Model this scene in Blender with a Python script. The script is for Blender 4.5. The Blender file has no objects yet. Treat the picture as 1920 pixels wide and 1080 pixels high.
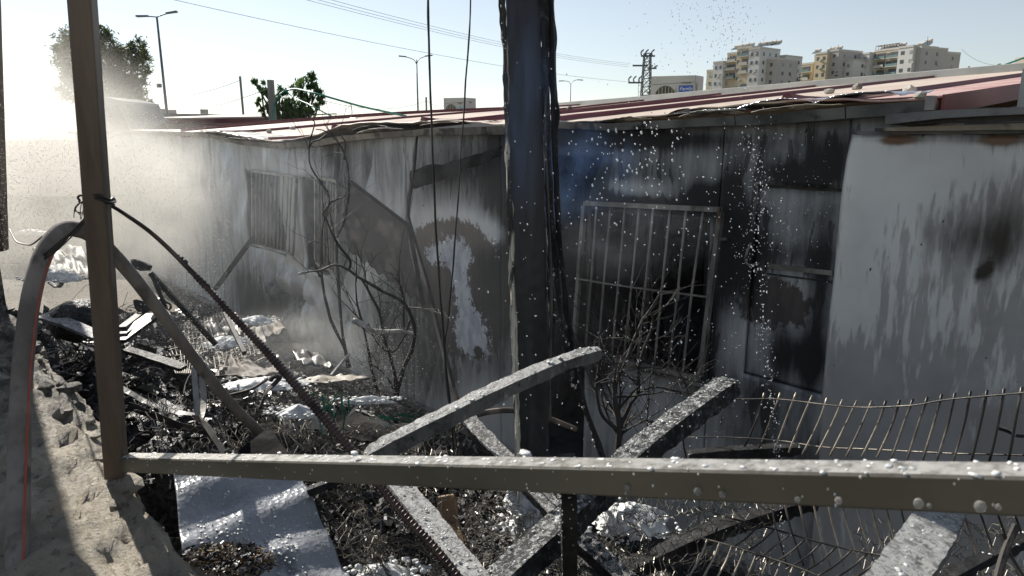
import bpy, math, random
from mathutils import Vector, noise, Matrix
R = math.radians
random.seed(7)
S = bpy.context.scene
COL = S.collection
# ---------------------------------------------------------------- camera, sky, sun, exposure
PITCH, YAW, F, CZ = R(12.4), R(48), 1280.0, 2.65
cam = bpy.data.objects.new('camera', bpy.data.cameras.new('camera'))
COL.objects.link(cam)
cam.location = (0, 0, CZ)
cam.rotation_euler = (math.pi / 2 - PITCH, 0, YAW)
cam.data.sensor_width = 36; cam.data.lens = 24
cam.data.clip_start = .02; cam.data.clip_end = 3000
cam.data.dof.use_dof = True; cam.data.dof.focus_distance = 4.2; cam.data.dof.aperture_fstop = 8.5
S.camera = cam
W = bpy.data.worlds.new('World'); S.world = W; W.use_nodes = True
_n = W.node_tree.nodes
sk = _n.new('ShaderNodeTexSky'); sk.sky_type = 'NISHITA'; sk.sun_disc = False
SUN_EL, SUN_AZ = 33, -86.5
sk.sun_elevation = R(SUN_EL); sk.sun_rotation = R(SUN_AZ)
sk.air_density = 1.0; sk.dust_density = .1; sk.ozone_density = 1.2; sk.altitude = 50
_hs = _n.new('ShaderNodeHueSaturation'); _hs.inputs['Saturation'].default_value = .55
W.node_tree.links.new(sk.outputs[0], _hs.inputs['Color']); W.node_tree.links.new(_hs.outputs[0], _n['Background'].inputs[0])
_n['Background'].inputs[1].default_value = .074
sun = bpy.data.objects.new('sun', bpy.data.lights.new('sun', 'SUN'))
COL.objects.link(sun)
sun.data.energy = 4.7; sun.data.angle = R(.5); sun.data.color = (1, .945, .86)
_sd = Vector((math.sin(R(SUN_AZ)) * math.cos(R(SUN_EL)), math.cos(R(SUN_AZ)) * math.cos(R(SUN_EL)), math.sin(R(SUN_EL))))
sun.rotation_euler = _sd.to_track_quat('Z', 'Y').to_euler()
S.view_settings.view_transform = 'Standard'; S.view_settings.look = 'None'
S.view_settings.exposure = .68; S.view_settings.gamma = 1; S.view_settings.use_curve_mapping = False
S.cycles.volume_step_rate = 3; S.cycles.volume_max_steps = 64; S.cycles.max_bounces = 6
S.cycles.volume_bounces = 3; S.cycles.use_denoising = True

# ---------------------------------------------------------------- helpers
fv = Vector((-math.sin(YAW) * math.cos(PITCH), math.cos(YAW) * math.cos(PITCH), -math.sin(PITCH)))
rv = Vector((math.cos(YAW), math.sin(YAW), 0)); uv = rv.cross(fv)
EYE = Vector((0, 0, CZ))
def ray(x, y): return fv + rv * ((x - 960) / F) - uv * ((y - 540) / F)
def P(x, y, d): return EYE + ray(x, y) * d
def PY(x, y, Y): q = ray(x, y); return EYE + q * (Y / q.y)
def PZ(x, y, Z): q = ray(x, y); return EYE + q * ((Z - CZ) / q.z)
def rnd(a, b): return random.uniform(a, b)
def ns(v, s=1.0, o=0.0): return noise.noise(Vector((v[0] * s + o, v[1] * s + o * .7, v[2] * s - o)))
def lerp(a, b, t): return a + (b - a) * t
def interp(pts, x):
    if x <= pts[0][0]: return pts[0][1]
    for (x0, y0), (x1, y1) in zip(pts, pts[1:]):
        if x <= x1: return y0 + (y1 - y0) * (x - x0) / (x1 - x0)
    return pts[-1][1]

class MB:
    def __init__(s): s.v = []; s.f = []; s.sm = False; s.cols = None
    def quad(s, a, b, c, d):
        n = len(s.v); s.v += [tuple(a), tuple(b), tuple(c), tuple(d)]; s.f.append((n, n + 1, n + 2, n + 3)); return s
    def tri(s, a, b, c):
        n = len(s.v); s.v += [tuple(a), tuple(b), tuple(c)]; s.f.append((n, n + 1, n + 2)); return s
    def box(s, lo, hi, M=None):
        n = len(s.v)
        c = [Vector((x, y, z)) for x in (lo[0], hi[0]) for y in (lo[1], hi[1]) for z in (lo[2], hi[2])]
        if M is not None: c = [M @ q for q in c]
        s.v += [tuple(q) for q in c]
        for f in ((0, 1, 3, 2), (4, 6, 7, 5), (0, 4, 5, 1), (2, 3, 7, 6), (0, 2, 6, 4), (1, 5, 7, 3)): s.f.append(tuple(n + i for i in f))
        return s
    def hexa(s, p):      # 8 points: bottom ring 0-3, top ring 4-7
        n = len(s.v); s.v += [tuple(q) for q in p]
        for f in ((3, 2, 1, 0), (4, 5, 6, 7), (0, 1, 5, 4), (1, 2, 6, 5), (2, 3, 7, 6), (3, 0, 4, 7)): s.f.append(tuple(n + i for i in f))
        return s
    def slab(s, q, nrm, t):   # quad of 4 points thickened along nrm
        nrm = Vector(nrm).normalized() * t
        return s.hexa([Vector(a) for a in q] + [Vector(a) + nrm for a in q])
    def tube(s, pts, r, n=6, cap=True, flat=None, wob=0):
        pts = [Vector(p) for p in pts]; m = len(pts)
        if m < 2: return s
        rr = r if isinstance(r, (list, tuple)) else [r] * m
        base = len(s.v); up = None
        for i, p in enumerate(pts):
            t = (pts[min(i + 1, m - 1)] - pts[max(i - 1, 0)])
            if t.length < 1e-9: t = Vector((0, 0, 1))
            t.normalize()
            if up is None:
                up = Vector((0, 0, 1)) if abs(t.z) < .9 else Vector((1, 0, 0))
            up = (up - t * up.dot(t))
            if up.length < 1e-6: up = t.orthogonal()
            up.normalize(); sd = t.cross(up)
            for k in range(n):
                a = 2 * math.pi * k / n + math.pi / n
                w = 1 + (wob * noise.noise(Vector((p.x * 9 + k * 3.1, p.y * 9, p.z * 9))) if wob else 0)
                o = up * math.sin(a) * rr[i] * w + sd * math.cos(a) * rr[i] * w * (flat or 1)
                s.v.append(tuple(p + o))
        for i in range(m - 1):
            for k in range(n):
                a = base + i * n + k; b = base + i * n + (k + 1) % n
                s.f.append((a, b, b + n, a + n))
        if cap:
            s.f.append(tuple(base + k for k in reversed(range(n)))); s.f.append(tuple(base + (m - 1) * n + k for k in range(n)))
        return s
    def bar(s, a, b, w, h, up=(0, 0, 1)):     # rectangular bar
        a = Vector(a); b = Vector(b); t = (b - a).normalized(); up = Vector(up)
        sd = t.cross(up); sd = (sd if sd.length > 1e-4 else t.orthogonal()).normalized(); u2 = sd.cross(t)
        sd *= w / 2; u2 *= h / 2
        return s.hexa([a - sd - u2, a + sd - u2, b + sd - u2, b - sd - u2, a - sd + u2, a + sd + u2, b + sd + u2, b - sd + u2])
    def ico(s, c, r, sc=(1, 1, 1), n=0, jit=0):
        c = Vector(c); b = len(s.v)
        if n == 0:
            vs = [(0, 0, 1), (1, 0, 0), (0, 1, 0), (-1, 0, 0), (0, -1, 0), (0, 0, -1)]
            fs = [(0, 1, 2), (0, 2, 3), (0, 3, 4), (0, 4, 1), (5, 2, 1), (5, 3, 2), (5, 4, 3), (5, 1, 4)]
        else:
            vs, fs = ICO[n]
        for v in vs:
            j = 1 + (rnd(-jit, jit) if jit else 0)
            s.v.append((c.x + v[0] * r * sc[0] * j, c.y + v[1] * r * sc[1] * j, c.z + v[2] * r * sc[2] * j))
        for f in fs: s.f.append(tuple(b + i for i in f))
        return s
    def grid(s, nu, nv, fn):
        b = len(s.v)
        for j in range(nv + 1):
            for i in range(nu + 1): s.v.append(tuple(fn(i / nu, j / nv)))
        for j in range(nv):
            for i in range(nu):
                a = b + j * (nu + 1) + i; s.f.append((a, a + 1, a + nu + 2, a + nu + 1))
        return s
    def build(s, name, mat=None, parent=None, smooth=False, stain=None, **tags):
        me = bpy.data.meshes.new(name); me.from_pydata(s.v, [], s.f)
        if smooth: me.polygons.foreach_set('use_smooth', [True] * len(me.polygons))
        if mat: me.materials.append(mat)
        if stain:
            ca = me.color_attributes.new('stain', 'FLOAT_COLOR', 'POINT')
            buf = []
            for v in s.v: buf += stain(v)
            ca.data.foreach_set('color', buf)
        me.update()
        o = bpy.data.objects.new(name, me); COL.objects.link(o)
        if parent: o.parent = parent
        tag(o, **tags)
        return o
import bmesh
ICO = {}
for _k in (1, 2):
    _b = bmesh.new(); bmesh.ops.create_icosphere(_b, subdivisions=_k, radius=1)
    ICO[_k] = ([tuple(v.co) for v in _b.verts], [tuple(v.index for v in f.verts) for f in _b.faces]); _b.free()
def tag(o, label=None, cat=None, group=None, kind=None):
    if label: o['label'] = label
    if cat: o['category'] = cat
    if group: o['group'] = group
    if kind: o['kind'] = kind
    return o
def thing(name, label, cat, loc=(0, 0, 0), group=None):
    o = bpy.data.objects.new(name, None); COL.objects.link(o); o.location = (0, 0, 0); o.empty_display_size = .1
    return tag(o, label, cat, group)
def solid(o, t, off=0):
    m = o.modifiers.new('solid', 'SOLIDIFY'); m.thickness = t; m.offset = off; return o
def spline(pts, k=8):
    pts = [Vector(p) for p in pts]; out = []
    q = [pts[0] * 2 - pts[1]] + pts + [pts[-1] * 2 - pts[-2]]
    for i in range(1, len(q) - 2):
        a, b, c, d = q[i - 1:i + 3]
        for j in range(k):
            t = j / k
            out.append(.5 * ((2 * b) + (c - a) * t + (2 * a - 5 * b + 4 * c - d) * t * t + (3 * b - 3 * c + d - a) * t ** 3))
    out.append(pts[-1]); return out
def sag(a, b, s, k=14):
    a, b = Vector(a), Vector(b)
    return [a.lerp(b, i / k) - Vector((0, 0, s * 4 * (i / k) * (1 - i / k))) for i in range(k + 1)]

# ---------------------------------------------------------------- materials
class NT:
    def __init__(s, name):
        s.m = bpy.data.materials.new(name); s.m.use_nodes = True; s.t = s.m.node_tree
        s.b = s.t.nodes['Principled BSDF']; s.out = s.t.nodes['Material Output']
        s.tc = s.t.nodes.new('ShaderNodeTexCoord')
    def n(s, t, **k):
        o = s.t.nodes.new(t)
        for a, b in k.items(): setattr(o, a, b)
        return o
    def l(s, a, b): s.t.links.new(a, b); return s
    def val(s, sock, v):
        if hasattr(v, 'links') or isinstance(v, bpy.types.NodeSocket): s.l(v, sock)
        else: sock.default_value = v
    def noise(s, scale, st=(1, 1, 1), detail=5, rough=.6, co='Object', dist=0):
        mp = s.n('ShaderNodeMapping'); mp.inputs['Scale'].default_value = st
        s.l(s.tc.outputs[co], mp.inputs[0])
        n = s.n('ShaderNodeTexNoise'); n.inputs['Scale'].default_value = scale; n.inputs['Detail'].default_value = detail
        n.inputs['Roughness'].default_value = rough; n.inputs['Distortion'].default_value = dist
        s.l(mp.outputs[0], n.inputs['Vector']); return n.outputs[0]
    def vor(s, scale, st=(1, 1, 1), feat='F1'):
        mp = s.n('ShaderNodeMapping'); mp.inputs['Scale'].default_value = st
        s.l(s.tc.outputs['Object'], mp.inputs[0])
        n = s.n('ShaderNodeTexVoronoi'); n.feature = feat; n.inputs['Scale'].default_value = scale
        s.l(mp.outputs[0], n.inputs['Vector']); return n.outputs['Distance']
    def wave(s, scale, axis='X', dist=0, st=(1, 1, 1)):
        mp = s.n('ShaderNodeMapping'); mp.inputs['Scale'].default_value = st
        s.l(s.tc.outputs['Object'], mp.inputs[0])
        n = s.n('ShaderNodeTexWave'); n.bands_direction = axis; n.inputs['Scale'].default_value = scale; n.inputs['Distortion'].default_value = dist
        s.l(mp.outputs[0], n.inputs['Vector']); return n.outputs['Fac'] if 'Fac' in n.outputs else n.outputs[1]
    def m_(s, op, a, b=0.0, c=0.0, clamp=False):
        o = s.n('ShaderNodeMath', operation=op); o.use_clamp = clamp
        s.val(o.inputs[0], a); s.val(o.inputs[1], b)
        if op in ('MULTIPLY_ADD', 'SMOOTH_MIN'): s.val(o.inputs[2], c)
        return o.outputs[0]
    def step(s, x, a, b, lo=0.0, hi=1.0):
        o = s.n('ShaderNodeMapRange'); o.interpolation_type = 'SMOOTHSTEP'
        s.val(o.inputs[0], x); o.inputs[1].default_value = a; o.inputs[2].default_value = b
        o.inputs[3].default_value = lo; o.inputs[4].default_value = hi; return o.outputs[0]
    def mix(s, f, a, b):
        o = s.n('ShaderNodeMix', data_type='RGBA'); s.val(o.inputs[0], f)
        for i, v in ((6, a), (7, b)):
            if isinstance(v, bpy.types.NodeSocket): s.l(v, o.inputs[i])
            else: o.inputs[i].default_value = (*v, 1)
        return o.outputs[2]
    def bump(s, h, st=.5, d=.01, prev=None):
        o = s.n('ShaderNodeBump'); o.inputs['Strength'].default_value = st; o.inputs['Distance'].default_value = d
        s.l(h, o.inputs['Height'])
        if prev is not None: s.l(prev, o.inputs['Normal'])
        return o.outputs[0]
    def geo(s, what='Normal'):
        g = s.n('ShaderNodeNewGeometry'); return g.outputs[what]
    def sep(s, v, i):
        o = s.n('ShaderNodeSeparateXYZ'); s.l(v, o.inputs[0]); return o.outputs[i]
    def attr(s):
        a = s.n('ShaderNodeAttribute'); a.attribute_name = 'stain'
        o = s.n('ShaderNodeSeparateColor'); s.l(a.outputs['Color'], o.inputs[0]); return o.outputs, a.outputs['Alpha']
    def done(s, col, rough=.6, metal=0, nrm=None, spec=None):
        b = s.b
        if isinstance(col, bpy.types.NodeSocket): s.l(col, b.inputs['Base Color'])
        else: b.inputs['Base Color'].default_value = (*col, 1)
        s.val(b.inputs['Roughness'], rough); s.val(b.inputs['Metallic'], metal)
        if spec is not None: b.inputs['Specular IOR Level'].default_value = spec
        if nrm is not None: s.l(nrm, b.inputs['Normal'])
        return s.m
def mk(name, c1, c2, scale=4, st=(1, 1, 1), rough=.6, metal=0, bump=.3, bd=.004, bs=None, lo=.35, hi=.65, c3=None, s3=30, t3=(.62, .7), spec=None):
    t = NT(name); n = t.noise(scale, st)
    col = t.mix(t.step(n, lo, hi), c1, c2)
    fine = t.noise(bs or scale * 8, st, detail=4)
    if c3: col = t.mix(t.step(t.noise(s3, st, detail=3), *t3), col, c3)
    return t.done(col, rough, metal, t.bump(fine, bump, bd) if bump else None, spec)
M = {}
M['rust_post'] = mk('rusted_steel', (.055, .034, .026), (.15, .115, .085), 5, (1, 1, .12), .5, .35, .3, .002, 60, c3=(.24, .22, .19), s3=9, t3=(.6, .75))
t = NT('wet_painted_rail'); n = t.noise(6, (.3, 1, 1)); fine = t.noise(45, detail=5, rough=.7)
c = t.mix(t.step(n, .35, .65), (.075, .07, .052), (.11, .102, .078)); top_sheen = t.m_('MULTIPLY', t.step(t.sep(t.geo(), 2), .6, .9), t.step(fine, .3, .62))
c = t.mix(top_sheen, c, (.36, .35, .325)); M['olive_rail'] = t.done(c, .34, .1, t.bump(fine, .25, .002))  # top faces whitened: sky and sun sheen on wet steel put into colour
M['_old'] = mk('painted_rail', (.085, .08, .062), (.12, .11, .085), 6, (.3, 1, 1), .32, .25, .15, .001, 40, c3=(.3, .29, .25), s3=20, t3=(.66, .8))
M['hose'] = mk('hose_jacket', (.12, .10, .085), (.21, .185, .16), 7, (1, 1, .6), .85, 0, .8, .002, 300, c3=(.09, .075, .065), s3=13, t3=(.54, .68))
M['hose_stripe'] = mk('red_stripe', (.34, .06, .035), (.4, .09, .05), 30, rough=.7, bump=.5, bd=.001, bs=500)
M['rebar'] = mk('rebar_steel', (.035, .026, .024), (.10, .07, .06), 14, rough=.33, metal=.6, bump=.4, bd=.002, bs=90)
M['cable'] = mk('burnt_cable', (.006, .006, .006), (.02, .018, .016), 20, rough=.6, bump=.5, bd=.002, bs=120, c3=(.32, .3, .27), s3=30, t3=(.7, .76))
M['black_steel'] = mk('charred_steel', (.012, .012, .012), (.05, .046, .04), 10, rough=.45, metal=.3, bump=.4, bd=.002)
M['bare_steel'] = mk('bare_burnt_steel', (.14, .135, .125), (.3, .29, .27), 6, (1, 1, .3), .4, .5, .2, .001, c3=(.08, .06, .045), s3=7)
M['galv'] = mk('scorched_galvanised', (.13, .13, .125), (.32, .31, .29), 3, rough=.5, metal=.5, bump=.4, bd=.004, bs=14, c3=(.05, .05, .05), s3=5, t3=(.55, .7))
M['wire'] = mk('netting_wire', (.07, .065, .055), (.36, .33, .28), 5, rough=.4, metal=.5, bump=0)
M['fence_wire'] = mk('fence_rod', (.02, .018, .016), (.34, .3, .24), 2.2, rough=.4, metal=.3, bump=.5, bd=.002, bs=100, lo=.42, hi=.6)
M['bark'] = mk('burnt_bark', (.012, .011, .01), (.05, .043, .036), 8, (1, 1, .3), .75, 0, .6, .004, 60, c3=(.2, .18, .15), s3=11, t3=(.64, .74))
M['pale_bark'] = mk('peeled_limb', (.2, .19, .17), (.5, .48, .44), 10, (1, 1, .4), .6, 0, .5, .003, 60)
M['foam'] = mk('foam', (.45, .47, .48), (.74, .75, .73), 20, rough=.45, bump=.8, bd=.006, bs=70)
t = NT('water'); t.b.inputs['Transmission Weight'].default_value = .35; t.b.inputs['Base Color'].default_value = (.9, .93, .95, 1); t.b.inputs['Roughness'].default_value = .2
M['drop'] = t.m
t = NT('backlit_droplet'); tr = t.n('ShaderNodeBsdfTranslucent'); tr.inputs[0].default_value = (.95, .92, .86, 1); df = t.n('ShaderNodeBsdfDiffuse'); df.inputs[0].default_value = (.95, .92, .86, 1); mx = t.n('ShaderNodeMixShader'); mx.inputs[0].default_value = .5
t.l(tr.outputs[0], mx.inputs[2]); t.l(df.outputs[0], mx.inputs[1]); t.l(mx.outputs[0], t.out.inputs[0]); M['mistdrop'] = t.m
t = NT('glass_water'); t.b.inputs['Transmission Weight'].default_value = .9; t.b.inputs['IOR'].default_value = 1.33
M['glassdrop'] = t.done((.95, .95, .92), .03)
# charred timber: deep cracks, ash, wet foam specks and sun sheen painted pale on upward faces
def charwood(name, ash, foam):
    t = NT(name); v = t.noise(34, (1, 1, .6), 9, .82, dist=1.2); n = t.noise(16, (1, 1, .25), 6)
    c = t.mix(t.step(n, .3, .7), (.11, .108, .105), (.42, .415, .40)) if 'ash' in name else t.mix(t.step(n, .35, .7), (.01, .01, .011), (.06, .06, .062))
    a = t.step(t.noise(30, detail=7, rough=.75), .58 - ash, .78 - ash)
    c = t.mix(a, c, (.3, .31, .32))
    up = t.step(t.sep(t.geo(), 2), .1, .75)
    fo = t.m_('MULTIPLY', up, t.step(t.noise(48, (1, 1, .7), detail=8, rough=.82, dist=.8), .565 - foam, .61 - foam))
    c = t.mix(fo, c, (.74, .75, .74))
    h = t.m_('ADD', t.step(v, .35, .62), t.m_('MULTIPLY', n, .8))
    c = t.mix(t.step(v, .45, .38, 0, .85), c, (.008, .008, .008))
    return t.done(c, .45, 0, t.bump(h, 1, .014))
M['char'] = charwood('charred_timber', .08, .06)
M['char_ash'] = charwood('ash_coated_timber', .15, .11)
M['char_black'] = charwood('black_charred_timber', -.1, -.2)
t = NT('charred_post'); n = t.noise(22, (1, 1, .04), 5); n2 = t.noise(4, (1, 1, .3))
c = t.mix(t.step(n, .45, .75), (.006, .006, .008), (.022, .024, .03)); c = t.mix(t.step(n2, .5, .7), c, (.01, .013, .02))
M['post_face'] = t.done(c, .5, 0, t.bump(n, .6, .006))
M['post_edge'] = mk('scorched_sunlit_edge_wood', (.30, .27, .22), (.62, .58, .5), 30, (1, 1, .12), .6, 0, .9, .008, 90, c3=(.02, .018, .015), s3=26, t3=(.5, .58))  # pale tone paints sunlight on the post's left edge, with scorched flecks
# rubble, char bed
t = NT('char_bed'); n = t.noise(9, detail=8, rough=.75); v = t.vor(45)
c = t.mix(t.step(n, .4, .68), (.008, .008, .008), (.04, .037, .032))
c = t.mix(t.step(t.noise(26, detail=6, rough=.8), .63, .7), c, (.2, .19, .17))
far = t.step(t.sep(t.tc.outputs['Object'], 0), -5.2, -7.5)
c = t.mix(t.m_('MULTIPLY', far, t.step(t.noise(3.1, detail=7, rough=.75), .47, .56)), c, (.26, .245, .21))
M['charbed'] = t.done(c, .45, 0, t.bump(t.m_('ADD', n, t.m_('MULTIPLY', v, .6)), 1, .03))
M['flake'] = mk('char_flakes', (.004, .004, .004), (.022, .02, .018), 6, rough=.36, bump=0, c3=(.22, .21, .19), s3=9, t3=(.66, .7))
M['soot_board'] = mk('sooted_board', (.008, .008, .008), (.05, .048, .045), 5, rough=.95, bump=.8, bd=.01, bs=30, spec=.05)
M['ashflake'] = mk('ash_flakes', (.12, .11, .1), (.5, .48, .43), 8, rough=.7, bump=0)
M['straw'] = mk('dead_grass', (.12, .08, .04), (.3, .2, .1), 8, rough=.7, bump=0)
# concrete ledge
t = NT('ledge_concrete'); n = t.noise(3.5, detail=8, rough=.65); n2 = t.noise(24, detail=7, rough=.72); v = t.vor(16)
c = t.mix(t.step(n, .35, .65), (.42, .365, .28), (.60, .53, .41)); c = t.mix(t.step(n2, .54, .66), c, (.17, .145, .11)); c = t.mix(t.step(t.noise(55, detail=6, rough=.8), .57, .66), c, (.12, .105, .085))
soot = t.step(t.m_('ADD', t.sep(t.tc.outputs['Object'], 0), t.m_('MULTIPLY', n, 2.2)), -1.9, -1.05, 1, 0)
c = t.mix(t.m_('MULTIPLY', soot, t.step(t.noise(7, detail=7, rough=.75), .36, .6)), c, (.045, .04, .036))
M['ledge'] = t.done(c, .62, 0, t.bump(t.m_('ADD', n2, t.m_('MULTIPLY', t.noise(75, detail=6, rough=.8), .45)), 1, .06))
M['ground'] = mk('ground_soil', (.12, .10, .075), (.2, .17, .13), .4, rough=.95, bump=.5, bd=.05, bs=6)
M['hill'] = mk('hill_scrub', (.09, .10, .055), (.17, .15, .10), .03, rough=.95, bump=0)
# burnt building wall : stain attribute R soot, G peeled bare patch, B brown scorch
t = NT('scorched_wall'); (o, al) = t.attr()
stk = t.noise(5, (1.6, 1, .18), 6, .65); spk = t.noise(16, (1, 1, .5), 7, .72); big = t.noise(1.1, (1, 1, .7), 4)
base = t.mix(t.step(big, .3, .7), (.46, .48, .485), (.62, .64, .645))
br = t.step(t.m_('ADD', o[2], t.m_('MULTIPLY', t.m_('SUBTRACT', spk, .5), .75)), .44, .52)
c = t.mix(br, base, (.115, .098, .09))
so = t.m_('ADD', o[0], t.m_('ADD', t.m_('MULTIPLY', t.m_('SUBTRACT', stk, .5), .75), t.m_('MULTIPLY', t.m_('SUBTRACT', spk, .5), .25)))
c = t.mix(t.step(so, .12, .95), c, (.016, .016, .017))
drip = t.step(t.m_('ADD', o[0], t.m_('MULTIPLY', t.m_('SUBTRACT', t.noise(13, (1.2, 1, .22), 3, .5, dist=.4), .5), 1.9)), .86, .92)
c = t.mix(t.m_('MULTIPLY', drip, t.step(o[0], .3, .6, 0, .7)), c, (.014, .015, .013))
pe = t.step(t.m_('ADD', o[1], t.m_('MULTIPLY', t.m_('SUBTRACT', t.noise(20, (1, 1, .7), 9, .78), .5), 1.7)), .49, .52)
pcol = t.mix(t.step(t.noise(9, (1, 1, .6), 5), .35, .7), (.62, .66, .72), (.34, .38, .45))
c = t.mix(pe, c, pcol)
hole = t.step(t.noise(8, detail=2), .772, .79)
c = t.mix(hole, c, (.01, .01, .01))
M['wall'] = t.done(c, t.step(so, .2, .9, .42, .7), .15, t.bump(t.m_('ADD', spk, t.m_('MULTIPLY', stk, 1.4)), .35, .008))
# white annex panel with run marks
t = NT('rinsed_panel'); (o, al) = t.attr()
d = t.noise(11, (1.7, 1, .24), 5, .6, dist=.25); d2 = t.noise(34, (1.3, 1, .22), 3, .5); big = t.noise(1.5, detail=4)
f = t.step(t.m_('ADD', t.m_('ADD', o[1], t.m_('MULTIPLY', t.m_('SUBTRACT', d, .5), 1.5)), t.m_('MULTIPLY', t.m_('SUBTRACT', d2, .5), .7)), .38, .62)
paler = t.mix(t.step(big, .3, .7), (.52, .53, .52), (.68, .685, .665)); wet = t.mix(t.step(big, .3, .7), (.31, .305, .295), (.43, .43, .43))  # paler dry and darker wet tones of the run marks
c = t.mix(f, wet, paler)
so = t.m_('ADD', t.m_('ADD', o[0], t.m_('MULTIPLY', t.m_('SUBTRACT', t.noise(9, (1.4, 1, .2), 6), .5), .9)), t.m_('MULTIPLY', t.m_('SUBTRACT', t.noise(2.2, (1, 1, .5), 5), .44), .9))
c = t.mix(t.step(so, .1, 1.05), c, (.03, .028, .022))
c = t.mix(t.step(t.noise(24, (1, 1, .7), 2), .745, .76), c, (.03, .028, .025))
c = t.mix(t.step(t.m_('ADD', o[2], t.m_('MULTIPLY', t.noise(12), .3)), .35, .6), c, (.16, .09, .05))
M['panel'] = t.done(c, t.step(f, 0, 1, .3, .45), .1, t.bump(d, .12, .004))
M['interior'] = mk('burnt_interior', (.045, .046, .048), (.13, .13, .135), 2, rough=.8, bump=.6, bd=.02)
M['fascia'] = mk('scorched_eave', (.10, .09, .075), (.33, .29, .22), 1.6, (1, 1, 1), .55, 0, .5, .006, 30, c3=(.03, .03, .03), s3=4, t3=(.55, .66))
M['dark_fascia'] = mk('sooty_eave', (.06, .06, .058), (.2, .2, .19), 2.2, rough=.55, bump=.5, bd=.006, bs=30, c3=(.02, .02, .02), s3=5)
M['pan'] = mk('dusty_roof_sheet', (.50, .40, .33), (.64, .53, .43), 1.2, (1, .5, 1), .55, 0, .15, .003, 20, c3=(.44, .3, .26), s3=2.5, t3=(.64, .8))
M['pan_pink'] = mk('scorched_pink_sheet', (.42, .22, .2), (.56, .38, .33), 2, rough=.5, bump=.3, bd=.004, bs=25, c3=(.66, .6, .56), s3=9)
M['rib'] = mk('red_roof_rib', (.13, .03, .032), (.19, .05, .048), 3, (1, .3, 1), .5, 0, .1, .002)
M['ridge'] = mk('ridge_capping', (.34, .35, .32), (.44, .44, .41), 2, rough=.5, bump=.1)
M['foil'] = mk('torn_foil', (.5, .52, .55), (.75, .77, .8), 8, rough=.22, metal=.8, bump=1, bd=.02, bs=18)
M['torn'] = mk('scorched_sheet', (.06, .049, .038), (.14, .115, .09), 2.2, (1, 1, .5), .7, 0, .4, .004, 25, c3=(.27, .22, .17), s3=2.6, t3=(.54, .66))
t = NT('wet_sheet'); n = t.noise(2.6, (1, 1, 1), 4); v = t.vor(60)
c = t.mix(t.step(n, .35, .65), (.19, .20, .215), (.33, .34, .355)); c = t.mix(t.step(t.noise(3.3, detail=5), .55, .63), c, (.13, .14, .16))
c = t.mix(t.step(t.noise(60, detail=4, rough=.7), .64, .68), c, (.8, .82, .84))
M['wetsheet'] = t.done(c, .28, .35, t.bump(v, .5, .004))
M['greenplastic'] = mk('green_plastic', (.0, .07, .04), (.01, .14, .08), 8, rough=.35, bump=0)
M['bluesheet'] = mk('blue_grey_sheet', (.02, .024, .03), (.035, .04, .05), 6, rough=.9, metal=0, spec=.1, bump=.2)
M['greenhose'] = mk('green_hose', (.02, .17, .12), (.03, .24, .17), 8, rough=.4, bump=0)
M['oldwood'] = mk('weathered_post', (.2, .19, .17), (.32, .3, .27), 5, (1, 1, .1), .8, 0, .4, .01)
M['stick'] = mk('brown_timber', (.16, .10, .055), (.3, .19, .1), 7, (1, 1, .15), .7, 0, .5, .004)
M['lampsteel'] = mk('lamp_steel', (.10, .11, .11), (.13, .14, .14), 2, rough=.5, bump=0)
M['thinwire'] = NT('power_wire').done((.09, .1, .11), .6)
M['ac'] = mk('condenser_casing', (.38, .37, .33), (.46, .45, .41), 1, rough=.5, bump=0)
M['ac_pink'] = mk('condenser_side', (.4, .36, .35), (.45, .42, .4), 1, rough=.5, bump=0)
M['acdark'] = NT('condenser_grille').done((.07, .065, .04), .7)
M['blue'] = NT('blue_label').done((.03, .09, .35), .5); M['teal'] = NT('teal_label').done((.12, .4, .5), .5)
M['white'] = NT('white_print').done((.75, .77, .8), .5); M['ink'] = NT('dark_print').done((.06, .05, .05), .6)
M['cream'] = mk('cream_render', (.50, .43, .31), (.58, .51, .38), .08, rough=.9, bump=0)  # apartment renders lightened to put distance haze into the colour
M['whiter'] = mk('white_render', (.58, .57, .53), (.66, .65, .62), .08, rough=.9, bump=0)
M['yellow'] = mk('ochre_render', (.52, .43, .29), (.57, .49, .34), .08, rough=.9, bump=0)
M['greyr'] = mk('grey_shade_render', (.42, .39, .36), (.47, .44, .41), .08, rough=.9, bump=0)  # grey walls, also shade painted onto the right-hand apartment wings
M['win'] = NT('window_dark').done((.10, .11, .12), .3)  # raised tone puts distance haze into the apartment panes
M['winb'] = NT('window_shutter').done((.3, .31, .32), .6)
M['balglass'] = NT('balcony_glass').done((.18, .27, .26), .3)
M['slab'] = NT('balcony_slab').done((.55, .52, .46), .8)
M['solar'] = NT('solar_collector').done((.09, .11, .13), .3, .2)
M['pine'] = mk('conifer_foliage', (.02, .06, .03), (.05, .1, .05), .5, rough=.8, bump=0)
M['pinedry'] = mk('dusty_conifer_foliage', (.10, .11, .06), (.17, .16, .09), .5, rough=.8, bump=0)
def leafmat(name, a, b):
    t = NT(name); c = t.mix(t.step(t.noise(.9, detail=3), .35, .65), a, b); t.b.inputs['Roughness'].default_value = .6
    t.l(c, t.b.inputs['Base Color']); tr = t.n('ShaderNodeBsdfTranslucent'); t.l(c, tr.inputs[0])
    mx = t.n('ShaderNodeMixShader'); mx.inputs[0].default_value = .35
    t.l(t.b.outputs[0], mx.inputs[1]); t.l(tr.outputs[0], mx.inputs[2]); t.l(mx.outputs[0], t.out.inputs[0]); return t.m
M['leaf'] = leafmat('tree_leaves', (.035, .06, .015), (.12, .14, .035))
M['leaf2'] = leafmat('shrub_leaves', (.04, .09, .025), (.13, .2, .06))
M['trunk'] = mk('tree_bark', (.07, .055, .04), (.13, .10, .08), 5, rough=.9, bump=0)
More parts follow.
